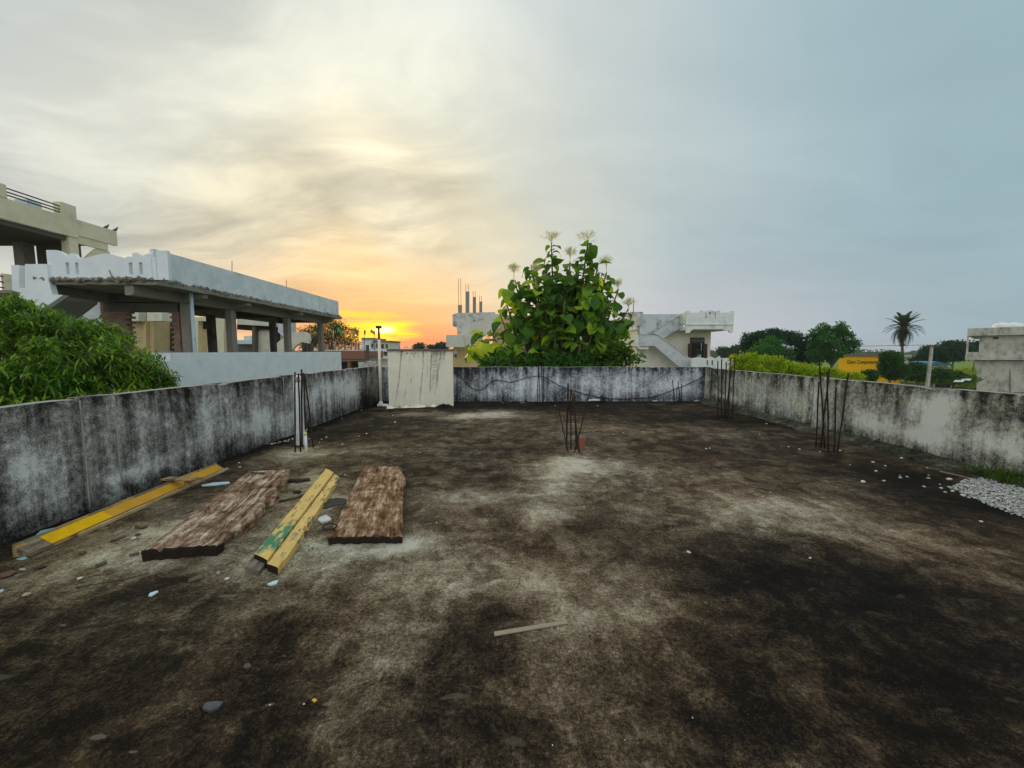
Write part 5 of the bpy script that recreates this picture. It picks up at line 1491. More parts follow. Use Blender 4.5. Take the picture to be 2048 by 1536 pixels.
# supply pipe beside the tank
sp0 = G(762, 814)
pp = root('supply_pipe', (sp0.x, sp0.y, 0), 'ivory riser pipe with tee top standing left of the square tank', 'pipe')
hz_ = D(761, 679, sp0.y).z; ht_ = D(760, 655, sp0.y).z
MB().tube([(sp0.x, sp0.y, .06), (sp0.x, sp0.y, hz_)], .040, 14).build('riser', M['pvcw'], pp, smooth=True)
MB().tube([(sp0.x, sp0.y, hz_ - .03), (sp0.x, sp0.y, ht_ - .02)], .030, 12).build('upper_riser', M['steelb'], pp, smooth=True)
MB().tube([(sp0.x - .075, sp0.y, ht_ + .01), (sp0.x + .075, sp0.y, ht_ + .01)], .042, 12).build('tee', M['steelb'], pp, smooth=True)
MB().tube([(sp0.x - .09, sp0.y - .02, .05), (sp0.x + .02, sp0.y, .055), (tA.x + .04, tA.y + .08, .05)], .045, 12).build('foot_pipe', M['pvc'], pp, smooth=True)
MB().lathe((sp0.x, sp0.y, .04), [(.052, 0), (.055, .02), (.055, .10), (.046, .12)], 14).build('elbow_collar', M['pvc'], pp, smooth=True)

# white vent pipe behind the left bars
vp0 = G(601, 888)
vp = root('vent_pipe', (vp0.x, vp0.y, 0), 'white plastic vent pipe with ribbed collar and slotted cowl', 'pipe')
vt = D(600, 750, vp0.y).z
MB().lathe((vp0.x, vp0.y, .16), [(.072, 0), (.066, vt - .30), (.062, vt - .28)], 22, False).build('shaft', M['pvc'], vp, smooth=True)
pr_ = [(.085, -.01)]
for i in range(6):
    z = .02 + i * .035
    pr_ += [(.086, z), (.086, z + .022), (.078, z + .026), (.078, z + .033)]
MB().lathe((vp0.x, vp0.y, -.01), pr_ + [(.07, .25)], 22, False).build('ribbed_collar', M['pvc'], vp)
cw = MB()
for i in range(8):
    a = 2 * math.pi * i / 8
    p0 = Vector((vp0.x + .062 * math.cos(a), vp0.y + .062 * math.sin(a), vt - .13)); p1 = Vector((vp0.x + .045 * math.cos(a), vp0.y + .045 * math.sin(a), vt - .025))
    cw.tube([p0, p1], .010, 5)
cw.lathe((vp0.x, vp0.y, vt - .035), [(.052, 0), (.050, .02), (.02, .032), (.005, .034)], 18)
cw.build('cowl', M['pvc'], vp, smooth=True)
sp1 = G(613, 905)
cd = root('conduit_stub', (sp1.x, sp1.y, 0), 'thin white conduit stub with frayed yellow green end', 'pipe')
ch_ = D(613, 869, sp1.y).z
MB().tube([(sp1.x, sp1.y, -.02), (sp1.x - .005, sp1.y, ch_)], .021, 12).build('tube', M['pvc'], cd, smooth=True)
M['limep'] = flat('yellow_green_plug', (.62, .62, .22), .6)
MB().tube([(sp1.x - .005, sp1.y, ch_ - .01), (sp1.x - .008, sp1.y, ch_ + .035)], .025, 10).build('plug', M['limep'], cd, smooth=True)
for dx_, dz_ in ((-.03, .05), (.035, .07), (.012, .055)):
    MB().tube([(sp1.x - .008, sp1.y, ch_ + .02), (sp1.x + dx_, sp1.y - .01, ch_ + .02 + dz_)], .005, 5).build('wire_end', M['limep'], cd)

# black cable along the back parapet
yw = YB - .03
cpts = [D(u, v, yw) for u, v in [(905, 743), (918, 749), (930, 762), (942, 775), (955, 780), (966, 778), (978, 767), (988, 761), (1005, 762), (1022, 764), (1035, 761), (1050, 756)]] + \
       [D(u, v, yw - .07) for u, v in [(1062, 754), (1078, 752), (1092, 756), (1110, 766)]] + [D(u, v, yw) for u, v in [(1130, 776), (1160, 785), (1190, 793), (1215, 797), (1240, 798), (1270, 797), (1300, 795), (1325, 788), (1345, 780), (1365, 773), (1385, 764), (1400, 757), (1412, 748), (1424, 741)]]
sm = []
for i in range(len(cpts) - 1):
    p0, p1, p2, p3 = cpts[max(0, i - 1)], cpts[i], cpts[i + 1], cpts[min(len(cpts) - 1, i + 2)]
    for k in range(4):
        t_ = k / 4
        sm.append(.5 * ((2 * p1) + (p2 - p0) * t_ + (2 * p0 - 5 * p1 + 4 * p2 - p3) * t_ * t_ + (-p0 + 3 * p1 - 3 * p2 + p3) * t_ ** 3))
sm.append(cpts[-1])
M['rubber'] = flat('black_cable', (.012, .012, .013), .6)
MB().tube(sm, .011, 6).build('cable', M['rubber'], None, smooth=True, label='black cable sagging in loops along the back parapet', cat='cable')

# ---------------------------------------------------------------- old timber
M['darkend'] = plaster('near_black_end_face', (.030, .022, .016), (.008, .006, .005), .5, 4, .2)  # near-black colour for the near end faces of planks and timbers
def slab(name, nl, nr, fr, fl, th, ang, mat, label, rag, groove, nu=72, nv=170):
    A, B, C_, E_ = G(*nl, th), G(*nr, th), G(*fr, th), G(*fl, th)
    m_ = MB()
    tops = {}
    def P(i, j):
        s = i / nu; t_ = j / nv
        e = rag(s, t_)
        q = A.lerp(B, s).lerp(E_.lerp(C_, s), t_)
        q = q + (B - A).normalized() * e
        L = t_ * 2.0; wq = s * .6
        gq = abs(nz(wq * 14, L * .9, 1, 1, 4)) * .020 + abs(nz(wq * 38, L * 1.4, 4, 1, 3)) * .006
        ckv = abs(nz(wq * 9 + .35 * nz(L * 2, 1, 0), L * .35, 8, 1, 2)); gq += .022 * max(0, 1 - ckv / .035)
        gq *= min(1, .35 + min(j, nv - j) * .12)
        gr = groove(s, t_)
        if i in (0, nu): gq += .012
        if j in (0, nv): q = q + (E_ - A).normalized() * (.022 * nz(wq * 9, 3, j, 1.4, 3))
        return (q.x, q.y, th - gq - gr)
    m_.grid(P, nu, nv)
    # skirt to the floor
    per = [i for i in range(nu + 1)] + [(j) * (nu + 1) + nu for j in range(1, nv + 1)] + [nv * (nu + 1) + i for i in range(nu - 1, -1, -1)] + [j * (nu + 1) for j in range(nv - 1, 0, -1)]
    cen = (A + B + C_ + E_) / 4
    n_ = len(per); b = len(m_.v)
    rings = 3
    for k in range(1, rings + 1):
        for ii in per:
            x, y, z = m_.v[ii]
            f = .998 - .003 * k + .004 * nz(x * 6, y * 6, k * 3, 2, 2)
            m_.v.append((cen.x + (x - cen.x) * f, cen.y + (y - cen.y) * f, z * (1 - k / rings) + .002))
    for k in range(rings):
        up_ = per if k == 0 else [b + (k - 1) * n_ + i for i in range(n_)]
        lo = [b + k * n_ + i for i in range(n_)]
        for i in range(n_):
            m_.f.append((up_[i], lo[i], lo[(i + 1) % n_], up_[(i + 1) % n_]))
    o = m_.build(name, mat, None, smooth=True, label=label, cat='plank')
    o.data.materials.append(M['darkend'])
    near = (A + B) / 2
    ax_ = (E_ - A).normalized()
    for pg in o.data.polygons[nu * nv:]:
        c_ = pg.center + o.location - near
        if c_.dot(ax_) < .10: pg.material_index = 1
    return o
d1 = (G(540, 938) - G(365, 1095)); a1 = math.atan2(d1.y, d1.x)
d2 = (G(765, 933) - G(732, 1072)); a2 = math.atan2(d2.y, d2.x)
M['old1'] = wood('rotten_grey_brown_wood', a1, [(.020, .009, .004), (.13, .066, .034), (.33, .21, .135), (.68, .54, .42)], .8, .6, None, .5)
M['old2'] = wood('weathered_brown_wood', a2, [(.020, .009, .004), (.11, .052, .022), (.27, .150, .075), (.58, .42, .28)], .7, .6, None, .8)
def rag1(s, t_):
    e = 0
    if s > .7: e += (s - .7) / .3 * (.07 * nz(t_ * 7, 2, 0, 1.2, 4) - .06 * math.exp(-((t_ - .1) / .08) ** 2) + .05 * math.sin(t_ * 3))
    if s < .2: e += (.2 - s) / .2 * (.025 * nz(t_ * 5, 7, 0, 1.2, 3))
    return e
def grv1(s, t_):
    return .045 * math.exp(-(((s - .52) / .16) ** 2 + ((t_ - .42) / .22) ** 2)) * (1 + .5 * nz(s * 9, t_ * 9, 1)) + .02 * math.exp(-(((s - .22) / .03) ** 2)) * (t_ < .55)
w1 = slab('weathered_plank', (286, 1099), (440, 1088), (583, 938), (497, 942), .095, a1, M['old1'], 'broad rotten grey plank with a hollowed cracked face', rag1, grv1)
def rag2(s, t_):
    e = 0
    if s > .7: e += (s - .7) / .3 * (.035 * math.exp(-((t_ - .78) / .1) ** 2) + .02 * nz(t_ * 6, 3, 0, 1, 3) + .05 * t_ * (1 - t_))
    if s < .3: e += (.3 - s) / .3 * (.018 * nz(t_ * 6, 9, 0, 1, 3))
    return e
def grv2(s, t_): return .02 * math.exp(-(((s - .85) / .02) ** 2)) * (t_ < .5) + .01 * abs(nz(s * 8, t_ * 10, 3, 1.2, 3))
w2 = slab('weathered_plank', (656, 1073), (805, 1071), (803, 933), (728, 931), .07, a2, M['old2'], 'broad brown plank with an iron ring at its corner', rag2, grv2)
rc = G(664, 1056, .075)
MB().tube([rc + Vector((.055 * math.cos(a) - .02, .03 * math.sin(a), .012 + .012 * math.sin(a))) for a in [2 * math.pi * k / 16 for k in range(17)]], .006, 6).build('iron_ring', M['rust'], w2, smooth=True)
# spike bits on the far corner of the rotten plank
rcp = G(503, 946, .1)
MB().tube([rcp, rcp + Vector((.05, -.03, .01)), rcp + Vector((.16, -.01, .005))], .009, 5).build('iron_spike', M['rust'], w1)

YEL, YELD = (.84, .56, .18), (.80, .46, .012)
def timber(name, pts, th, mat, label, notch=None):
    """pts: near-left, near-right, far-right, far-left on the top face; long edges subdivided"""
    A, B, C_, E_ = [G(u, v, th) for u, v in pts]
    m_ = MB(); nv = 60
    def P(i, j):
        t_ = j / nv
        q = A.lerp(B, i / 4).lerp(E_.lerp(C_, i / 4), t_)
        if i == 4 and notch:
            for n0, n1, dp in notch:
                if n0 <= t_ <= n1: q = q - (B - A).normalized() * dp
        if i in (0, 4): q = q + (B - A).normalized() * .004 * nz(t_ * 12, i, 3, 1, 3)
        return (q.x, q.y, th + .003 * nz(i, t_ * 8, 1) - (.004 if i in (0, 4) else 0))
    m_.grid(P, 4, nv)
    b = len(m_.v)
    per = list(range(5)) + [j * 5 + 4 for j in range(1, nv + 1)] + [nv * 5 + i for i in (3, 2, 1, 0)] + [j * 5 for j in range(nv - 1, 0, -1)]
    n_ = len(per)
    for ii in per:
        x, y, z = m_.v[ii]; m_.v.append((x, y, .004))
    for i in range(n_):
        m_.f.append((per[i], b + i, b + (i + 1) % n_, per[(i + 1) % n_]))
    o = m_.build(name, mat, None, label=label, cat='timber')
    o.data.materials.append(M['darkend'])
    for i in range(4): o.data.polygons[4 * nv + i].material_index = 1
    return o
dy = G(660, 941) - G(520, 1112); ay = math.atan2(dy.y, dy.x)
gcol = (.10, .28, .16)
gp = G(545, 1075, .07); gp2 = G(525, 1100, .07)
M['ywood'] = wood('flaking_yellow_paint_green', ay, [(.10, .075, .05), (.24, .19, .13), (.36, .30, .22)], 1.0, .5,
                  [(YEL, .41, 7.0, 0, None), (gcol, .47, 9.0, 5, (gp.x, gp.y, (.30, .30)))])
M['ywood2'] = wood('flaking_yellow_paint', ay, [(.12, .09, .06), (.26, .21, .15), (.40, .34, .26)], 1.0, .5,
                   [(YEL, .42, 7.0, 2, None)])
M['raww'] = wood('raw_grey_wood', ay, [(.06, .045, .03), (.17, .14, .10), (.30, .25, .19)], 1.0, .8)
t1 = timber('yellow_timber', [(508, 1107), (534, 1119), (667, 944), (652, 937)], .075, M['ywood'], 'long flaking yellow timber with a green paint patch and stepped end')
# stepped tenon at the near end
tA, tB, tC, tE = G(490, 1133, .036), G(518, 1142, .036), G(533.5, 1122, .036), G(508, 1110, .036)
MB().prism([tA, tB, tC, tE], (0, 0, -.033)).build('tenon', M['raww'], t1)
t2 = timber('yellow_timber', [(534, 1127), (559, 1136), (679, 954), (669, 948)], .06, M['ywood2'], 'long flaking yellow timber with notches cut in its edge', [(.30, .335, .03), (.62, .655, .03), (.0, .06, .018)])
# a small prop of wood under the notch
# long yellow frame along the left parapet
pA, pB = G(54, 1112), G(442, 941)
dl = (pB - pA).normalized(); pl_ = Vector((dl.y, -dl.x, 0))      # pl_ points away from the wall
al = math.atan2(dl.y, dl.x)
M['frame'] = wood('grey_frame_wood', al, [(.07, .05, .035), (.20, .15, .10), (.34, .27, .19)], 1.0, .7, [((.55, .36, .13), .53, 3.0, 3, None)])
M['framey'] = wood('ochre_painted_wood', al, [(.20, .13, .05), (.42, .26, .07)], 1.0, .35, [((.66, .34, .035), .34, 2.0, 1, None)])
M['brighty'] = wood('bright_yellow_painted_wood', al, [(.5, .28, .02), (.7, .40, .02)], 1.0, .25, [((.88, .50, .006), .36, 2.0, 1, None)])
M['lip'] = wood('tan_lip_wood', al, [(.16, .11, .06), (.42, .29, .14), (.60, .44, .24)], 1.0, .5)
Lf = (pB - pA).length
def strip(s0, s1, prof_):
    m_ = MB(); n_ = 24
    k_ = len(prof_)
    for i in range(n_ + 1):
        c = pA + dl * (s0 + (s1 - s0) * i / n_)
        for (o, z) in prof_:
            q = c + pl_ * (o + .003 * nz(i * .5, o * 30, 1)) + Vector((0, 0, z + .002 * nz(i * .6, o * 20, 7)))
            m_.v.append(tuple(q))
    for i in range(n_):
        for j in range(k_):
            m_.f.append((i * k_ + j, i * k_ + (j + 1) % k_, (i + 1) * k_ + (j + 1) % k_, (i + 1) * k_ + j))
    m_.f.append(tuple(range(k_))); m_.f.append(tuple(n_ * k_ + j for j in range(k_ - 1, -1, -1)))
    return m_
fr = root('frame_timber', tuple((pA + pB) / 2), 'long rebated frame timber painted yellow lying along the left parapet', 'timber')
strip(-.02, Lf, [(-.075, .003), (-.075, .100), (-.052, .105), (-.048, .080), (.045, .030), (.045, .003)]).build('frame_body', M['frame'], fr)
strip(.13, .62, [(-.046, .081), (-.045, .087), (.046, .036), (.046, .030)]).build('bright_face', M['brighty'], fr, label='freshly painted bright yellow end of the rebate')
strip(.622, Lf - .03, [(-.046, .081), (-.045, .086), (.046, .035), (.046, .030)]).build('painted_face', M['framey'], fr, label='faded ochre painted face of the rebate')
strip(.30, Lf + .02, [(.060, .003), (.060, .030), (.085, .028), (.085, .003)]).build('lip', M['lip'], fr)
# offcut board propped across it
oc = root('board_offcut', tuple(G(365, 962)), 'short grey board offcut resting across the yellow frame timber', 'board')
c = G(364, 958, .125)
MB().obox(c, (.20, -.015, 0), (.012, .045, .0), (0, 0, .010)).build('board', M['frame'], oc, bevel=.003)
MB().obox(G(376, 964, .085), (.02, .004, 0), (0, .028, 0), (.008, 0, .035)).build('cleat', M['frame'], oc, bevel=.003)

# ---------------------------------------------------------------- litter
M['chipw'] = plaster('white_lime_chip', (.70, .68, .62), (.30, .27, .22), .45, 8)
M['chipt'] = plaster('tan_mortar_chip', (.48, .41, .29), (.26, .22, .15), .3, 8)
M['stone'] = plaster('grey_pebble', (.36, .35, .34), (.18, .17, .16), .4, 8)
M['tile'] = flat('pale_blue_tile', (.55, .68, .70), .35, .4, .06)
M['cyan'] = flat('cyan_glass_sheet', (.30, .55, .56), .25, .5, .08)
M['darkbit'] = flat('dark_scrap', (.030, .028, .026), .6, .3, .3)
M['leafb'] = flat('dry_leaf', (.13, .075, .045), .8, .2, .3)
M['stick'] = wood('loose_splinter', .8, [(.05, .035, .025), (.13, .095, .065), (.22, .17, .12)], 1.0, .6)
M['yelbit'] = flat('yellow_wrapper', (.75, .45, .03), .4)
M['batten'] = plaster('pale_batten', (.40, .31, .21), (.24, .18, .12), .35, 6, .1)
M['slate'] = flat('grey_slate', (.085, .085, .085), .55, .35, .25)
def chunk(seed, flatn=.55):
    """one irregular stone of 20 faces"""
    rr_ = random.Random(seed)
    g_ = (1 + 5 ** .5) / 2
    vs_ = [(-1, g_, 0), (1, g_, 0), (-1, -g_, 0), (1, -g_, 0), (0, -1, g_), (0, 1, g_), (0, -1, -g_), (0, 1, -g_), (g_, 0, -1), (g_, 0, 1), (-g_, 0, -1), (-g_, 0, 1)]
    fs_ = [(0, 11, 5), (0, 5, 1), (0, 1, 7), (0, 7, 10), (0, 10, 11), (1, 5, 9), (5, 11, 4), (11, 10, 2), (10, 7, 6), (7, 1, 8), (3, 9, 4), (3, 4, 2), (3, 2, 6), (3, 6, 8), (3, 8, 9), (4, 9, 5), (2, 4, 11), (6, 2, 10), (8, 6, 7), (9, 8, 1)]
    out = []
    for q in vs_:
        v_ = Vector(q).normalized() * rr_.uniform(.72, 1.15)
        out.append(Vector((v_.x, v_.y * .85, v_.z * flatn)))
    zm = min(q.z for q in out)
    return [q - Vector((0, 0, zm * .8)) for q in out], fs_
CH = [chunk(i, rnd.uniform(.4, .75)) for i in range(8)]
chmesh = {}
def stone(name, u, v, wpx, mat, label, cat, group=None, flatn=1.0, asp=1.0, rz=None):
    p = G(u, v); s = wpx * p.y / F / 2
    i = rnd.randrange(8)
    key = (i, mat)
    if key not in chmesh:
        me_ = bpy.data.meshes.new('chip'); me_.from_pydata([tuple(q) for q in CH[i][0]], [], CH[i][1]); me_.materials.append(M[mat]); chmesh[key] = me_
    o = bpy.data.objects.new(name, chmesh[key]); COL.objects.link(o)
    o.location = p; o.scale = (s, s * asp, s * flatn); o.rotation_euler = (0, 0, rz if rz is not None else rnd.uniform(0, 6.28))
    return tag(o, label, cat, group)
WL = 'small white lime chip lying on the dark floor near the gravel'
for u, v, w_ in ((1803, 917, 9), (1746, 925, 8), (1770, 932, 6), (1752, 943, 8), (1801, 956, 8), (1814, 954, 6), (1857, 957, 8), (1767, 962, 8), (1726, 965, 13), (1848, 974, 8), (1854, 936, 5), (1877, 928, 5), (1899, 960, 13), (1922, 968, 8), (1941, 966, 9), (1882, 977, 8), (1898, 976, 8), (1910, 979, 7), (1937, 945, 9), (1968, 951, 8), (1962, 1044, 9), (1857, 951, 5), (1700, 930, 4), (1800, 951, 4), (1890, 985, 7), (1905, 983, 9), (1926, 992, 12), (1938, 996, 8), (1985, 950, 6), (1880, 969, 4)):
    stone('lime_chip', u, v, w_ * .9, 'chipw', WL, 'stone', 'white chips scattered by the gravel', .8)
WC = 'small white lime chip lying on the open floor'
for u, v, w_ in ((1412, 898, 4), (1519, 869, 3), (1577, 894, 5), (1599, 899, 5), (1533, 848, 5), (1559, 846, 5), (1680, 902, 5), (1640, 904, 4), (1246, 866, 3), (1420, 897, 4), (1290, 983, 3), (1541, 985, 3), (1168, 1014, 4), (1620, 1117, 7), (684, 837, 4), (653, 875, 5), (643, 879, 4), (639, 885, 4), (685, 889, 4), (733, 868, 5), (718, 873, 3), (618, 878, 4), (723, 821, 3), (757, 813, 6), (790, 845, 5), (840, 905, 3), (872, 995, 3), (873, 1046, 5), (955, 826, 4), (1110, 812, 3), (1195, 812, 3), (786, 831, 5), (480, 935, 6), (478, 926, 4), (690, 950, 4), (765, 960, 4), (540, 1410, 4), (1105, 1491, 4), (1385, 1436, 4), (1250, 1480, 3), (1278, 1275, 3)):
    stone('lime_chip', u, v, w_ * 1.1, 'chipw', WC, 'stone', 'white chips scattered over the floor', .8)
for k in range(22):
    t_ = k / 21
    stone('lime_chip', 536 + 52 * t_ + rnd.uniform(-3, 3), 890 - 11 * t_ + rnd.uniform(-2, 2), rnd.uniform(2.5, 5), 'chipw', 'tiny white chip in the line of rubble along the left parapet foot', 'stone', 'white chips at the left parapet foot', .7)
stone('white_stone', 1378, 1106, 11, 'chipw', 'round white stone alone on the dark right-hand floor', 'stone', None, 1.0)
stone('white_stone', 1165, 1249, 11, 'stone', 'pale grey stone just beyond the end of the flat batten', 'stone', None, 1.1)
stone('grey_stone', 660, 1020, 9, 'stone', 'small grey stone on the black rag between the planks', 'stone', None, 1.0)
stone('grey_stone', 455, 1158, 11, 'chipw', 'pale angular stone near the stepped end of the yellow timber', 'stone', None, .7)
stone('grey_stone', 437, 1147, 12, 'stone', 'grey stone in front of the rotten plank', 'stone', None, .8)
stone('grey_stone', 160, 1158, 12, 'chipw', 'whitish crumbled stone on the floor near the left parapet', 'stone', None, .7)
stone('tan_stone', 54, 1190, 15, 'chipt', 'tan mortar lump on the floor below the yellow frame timber', 'stone', None, .7)
stone('white_stone', 268, 1078, 12, 'chipw', 'white stone beside a dark clod near the rotten plank', 'stone', None, .7)
stone('dark_clod', 276, 1071, 11, 'leafb', 'dark brown clod behind a white stone', 'clod', None, .9)
stone('dark_clod', 165, 1108, 15, 'leafb', 'round brown clod between the yellow frame timber and the rotten plank', 'clod', None, .9)
stone('dark_clod', 82, 1136, 18, 'darkbit', 'flat black clod near the end of the yellow frame timber', 'clod', None, .6)
stone('dark_clod', 12, 1152, 34, 'leafb', 'large brown crumbling disc at the left parapet foot', 'clod', None, .5)
stone('tan_stone', 45, 1140, 22, 'chipt', 'flat tan mortar flake at the end of the yellow frame timber', 'flake', None, .3, .5)
stone('white_stone', 608, 1409, 6, 'chipw', 'tiny white chip beside the yellow wrapper scrap', 'stone', None, .8)
for u, v, w_ in ((1190, 803, 30), (1222, 802, 26), (1256, 802, 22), (1310, 803, 14), (1372, 802, 22), (1392, 803, 14), (1180, 800, 12), (1405, 802, 10)):
    stone('plaster_flake', u, v, w_, 'chipw', 'fallen cream plaster flake at the foot of the back parapet', 'plaster', 'plaster flakes under the back parapet', .45, .6, rnd.uniform(-.3, .3))
for u in range(1004, 1052, 5):
    stone('dry_leaf', u + rnd.uniform(-2, 2), 803 + rnd.uniform(-2, 3), rnd.uniform(5, 8), 'leafb' if rnd.random() < .5 else 'chipt', 'dry brown leaf in the small heap left of the back pilaster', 'leaf', 'dry leaves under the back parapet', .4)
def shard(name, px, th, mat, label, cat, z0=.003, tilt=0.0, group=None):
    pts = [G(u, v) + Vector((0, 0, z0 + tilt * i)) for i, (u, v) in enumerate(px)]
    return MB().prism(pts, (0, 0, th)).build(name, M[mat], None, label=label, cat=cat, group=group)
shard('tile_shard', [(534, 1171), (549, 1164), (557, 1164), (553, 1170), (541, 1173)], .008, 'tile', 'pale blue broken tile on the floor before the yellow timbers', 'tile')
shard('tile_strip', [(297, 1194), (300, 1189), (315, 1184), (317, 1186), (303, 1195)], .008, 'tile', 'narrow pale blue tile strip on the open floor', 'tile')
shard('tile_shard', [(635, 1043), (640, 1037), (652, 1033), (660, 1038), (663, 1042), (655, 1045), (643, 1047)], .014, 'chipw', 'cream rounded tile shard between the yellow timber and the brown plank', 'tile')
shard('glass_shard', [(68, 1080), (82, 1068), (108, 1063), (132, 1064), (120, 1072), (92, 1080)], .006, 'cyan', 'cyan glass sheet shard tucked behind the yellow frame timber', 'glass', .02, .004)
shard('glass_shard', [(32, 1120), (50, 1114), (55, 1118), (44, 1122)], .005, 'cyan', 'small cyan glass shard at the end of the yellow frame timber', 'glass')
shard('tile_shard', [(0, 1183), (6, 1180), (8, 1183), (0, 1187)], .006, 'tile', 'tiny pale blue tile shard by the left parapet foot', 'tile')
shard('batten', [(988, 1266), (1132, 1243), (1135, 1249), (989, 1274)], .006, 'batten', 'flat pale batten lying on the bare floor', 'batten')
shard('slate_scrap', [(405, 1422), (412, 1411), (432, 1408), (447, 1409), (438, 1420), (420, 1428)], .012, 'slate', 'curved dark grey slate scrap on the open floor', 'scrap')
shard('rubber_scrap', [(941, 1375), (950, 1380), (962, 1382), (966, 1373), (964, 1386), (952, 1383), (942, 1378)], .014, 'darkbit', 'small black bent rubber scrap on the open floor', 'scrap')
shard('wrapper_scrap', [(624, 1403), (630, 1400), (634, 1403), (629, 1407)], .006, 'yelbit', 'tiny yellow wrapper scrap on the open floor', 'wrapper')
shard('black_rag', [(640, 1008), (655, 1000), (672, 997), (690, 998), (697, 1004), (686, 1010), (668, 1012), (655, 1018), (645, 1018)], .006, 'darkbit', 'flat black rag between the yellow timber and the brown plank', 'rag')
shard('tin_strip', [(402, 972), (425, 967), (458, 965), (460, 968), (430, 972), (405, 974)], .008, 'paleblue', 'pale blue tin strip between the offcut and the rotten plank', 'strip')
def stick(px, r, label, mat='stick', name='splinter', cat='stick', z=None):
    pts = [G(u, v) + Vector((0, 0, (z or r) + .002)) for u, v in px]
    return MB().tube(pts, [r * (.8 + .4 * rnd.random()) for _ in pts], 6).build(name, M[mat], None, label=label, cat=cat)
stick([(378, 1167), (392, 1162), (405, 1158)], .014, 'short square wood splinter lying before the rotten plank')
stick([(222, 1085), (238, 1079), (251, 1074)], .010, 'thin wood splinter beside the yellow frame timber')
stick([(259, 1114), (268, 1112), (279, 1109)], .012, 'dark splinter at the near corner of the rotten plank')
stick([(193, 1135), (203, 1131), (212, 1127)], .012, 'grey splinter on the floor below the yellow frame timber')
stick([(576, 965), (600, 964), (620, 962)], .020, 'charred dark stick behind the rotten plank', 'darkbit')
stick([(586, 987), (592, 986), (600, 987)], .016, 'short black stub between rotten plank and yellow timber', 'darkbit')
stick([(556, 1005), (580, 1000), (598, 996), (606, 990)], .006, 'bent rusty wire between rotten plank and yellow timber', 'rust', 'wire', 'wire')
stick([(360, 1030), (374, 1028), (386, 1022)], .006, 'forked dry twig near the rotten plank', 'leafb', 'twig', 'twig')
stick([(440, 950), (455, 947), (468, 945)], .007, 'thin dark twig at the far end of the yellow frame timber', 'darkbit', 'twig', 'twig')
stick([(272, 1056), (282, 1058), (294, 1056)], .011, 'curled brown leaf beside the yellow frame timber', 'leafb', 'curled_leaf', 'leaf')
stick([(452, 1132), (460, 1127), (468, 1123)], .007, 'thin pale splinter left of the yellow timbers', 'stick')
stick([(150, 1177), (200, 1168), (250, 1160), (300, 1146)], .0025, 'thin straight wire lying across the left floor', 'rust', 'wire', 'wire')
stick([(1880, 944), (1920, 953), (1960, 962), (2000, 969)], .006, 'pale wire running from the gravel along the right parapet', 'batten', 'wire', 'wire')
stick([(642, 748), (642, 749)], .001, 'x') if False else None

M['gravelm'] = foliage('dusty_gravel', [(.20, .18, .15), (.40, .38, .34), (.58, .56, .52), (.72, .70, .66)], 0.0, .9)
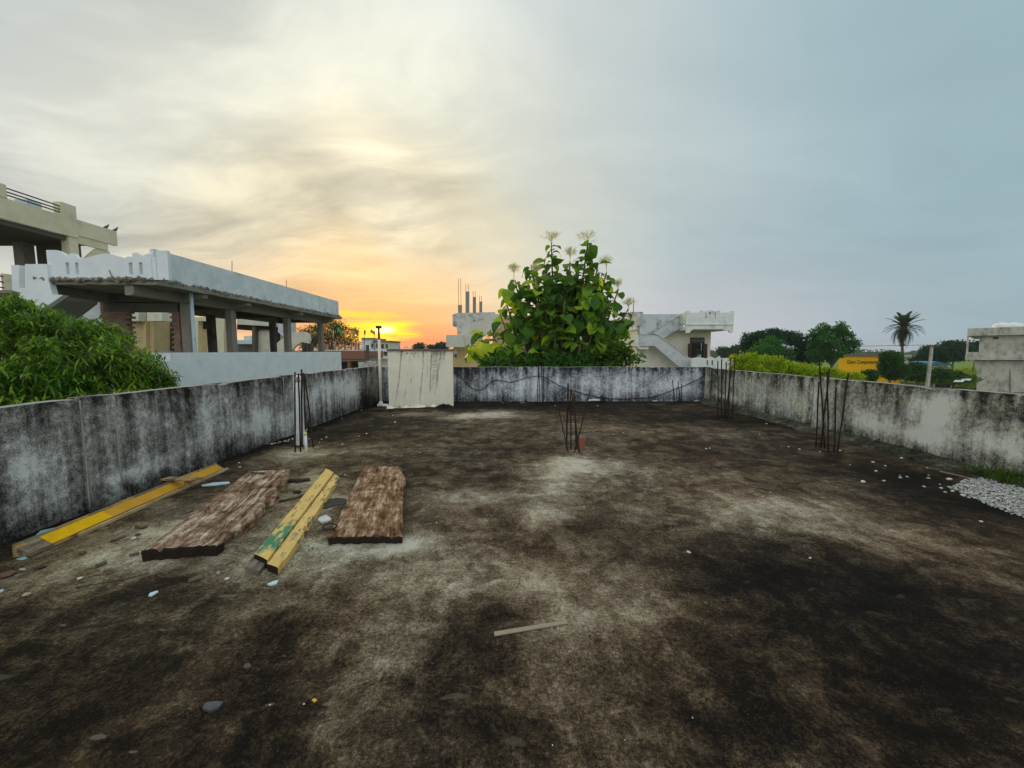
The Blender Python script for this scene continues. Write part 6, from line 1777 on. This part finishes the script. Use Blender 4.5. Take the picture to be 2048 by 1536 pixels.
# gravel spread at the right
gv = MB()
poly = [(1895, 978), (1950, 958), (2048, 964), (2200, 985), (2200, 1075), (2048, 1038), (1990, 1018), (1935, 995)]
wp = [G(u, v) for u, v in poly]
def inside(x, y):
    c_ = False; n_ = len(wp)
    for i in range(n_):
        a, b = wp[i], wp[(i + 1) % n_]
        if (a.y > y) != (b.y > y) and x < (b.x - a.x) * (y - a.y) / (b.y - a.y) + a.x: c_ = not c_
    return c_
x0, x1 = min(q.x for q in wp), min(XR - .15, max(q.x for q in wp)); y0, y1 = min(q.y for q in wp), max(q.y for q in wp)
cnt = 0
while cnt < 4200:
    x, y = rnd.uniform(x0, x1), rnd.uniform(y0, y1)
    if not inside(x + .05 * nz(x, y, 0, 4), y + .05 * nz(x, y, 5, 4)): continue
    cnt += 1
    vs_, fs_ = CH[rnd.randrange(8)]
    s_ = rnd.uniform(.005, .015) * (1.4 if rnd.random() < .06 else 1); a = rnd.uniform(0, 6.28); ca, sa = math.cos(a), math.sin(a)
    z = rnd.uniform(0, .022)
    b = len(gv.v)
    gv.v += [(x + s_ * (q.x * ca - q.y * sa), y + s_ * (q.x * sa + q.y * ca), z + s_ * q.z) for q in vs_]
    gv.f += [tuple(i + b for i in q) for q in fs_]
gv.build('gravel', M['gravelm'], label='spread of small white gravel before the right parapet', cat='gravel', kind='stuff')
# weeds on the fillet of the right parapet
def grass_tuft(u, v, n_, hgt, spread_, label):
    b = G(u, v); b.x = min(b.x, XR - .12)
    m_ = MB()
    for _ in range(n_):
        p = b + Vector((rnd.gauss(0, spread_), rnd.gauss(0, spread_ * 1.5), .03)); p.x = min(p.x, XR - .04)
        a = rnd.uniform(0, 6.28); l_ = hgt * rnd.uniform(.5, 1.2); lean = rnd.uniform(.3, 1.1)
        dv = Vector((math.cos(a), math.sin(a), 0)); dv.x = -abs(dv.x); sd = Vector((-dv.y, dv.x, 0)) * .006
        p1 = p + dv * l_ * lean * .35 + Vector((0, 0, l_ * .6)); p2 = p + dv * l_ * lean + Vector((0, 0, l_ * .75))
        m_.add([p - sd, p + sd, p1 + sd * .8, p1 - sd * .8, p2], [(0, 1, 2, 3), (3, 2, 4)])
    m_.build('grass_tuft', M['bushm'], None, label=label, cat='grass', group='grass tufts along the right parapet', kind='stuff')
grass_tuft(2040, 966, 120, .20, .09, 'largest green grass tuft behind the gravel at the right parapet')
grass_tuft(1990, 950, 35, .10, .06, 'sparse low grass tuft at the gravel edge')
grass_tuft(1845, 906, 60, .07, .10, 'thin mossy grass tuft on the right parapet fillet')

# ---------------------------------------------------------------- haze
hzb = MB().box(-960, 960, -300, 1000, GZ - 1.2, 13.5)
hm = bpy.data.materials.new('evening_haze'); hm.use_nodes = True; hm.node_tree.nodes.clear()
ht2 = NT(hm.node_tree)
pv_ = ht2.n('ShaderNodeVolumePrincipled')
pv_.inputs['Color'].default_value = (.86, .90, .95, 1); pv_.inputs['Density'].default_value = .0004; pv_.inputs['Anisotropy'].default_value = .3
mo = ht2.n('ShaderNodeOutputMaterial'); hm.node_tree.links.new(pv_.outputs[0], mo.inputs['Volume'])
hzb.build('haze', hm, kind='stuff', label='thin pale evening haze filling the air over the fields', cat='haze')
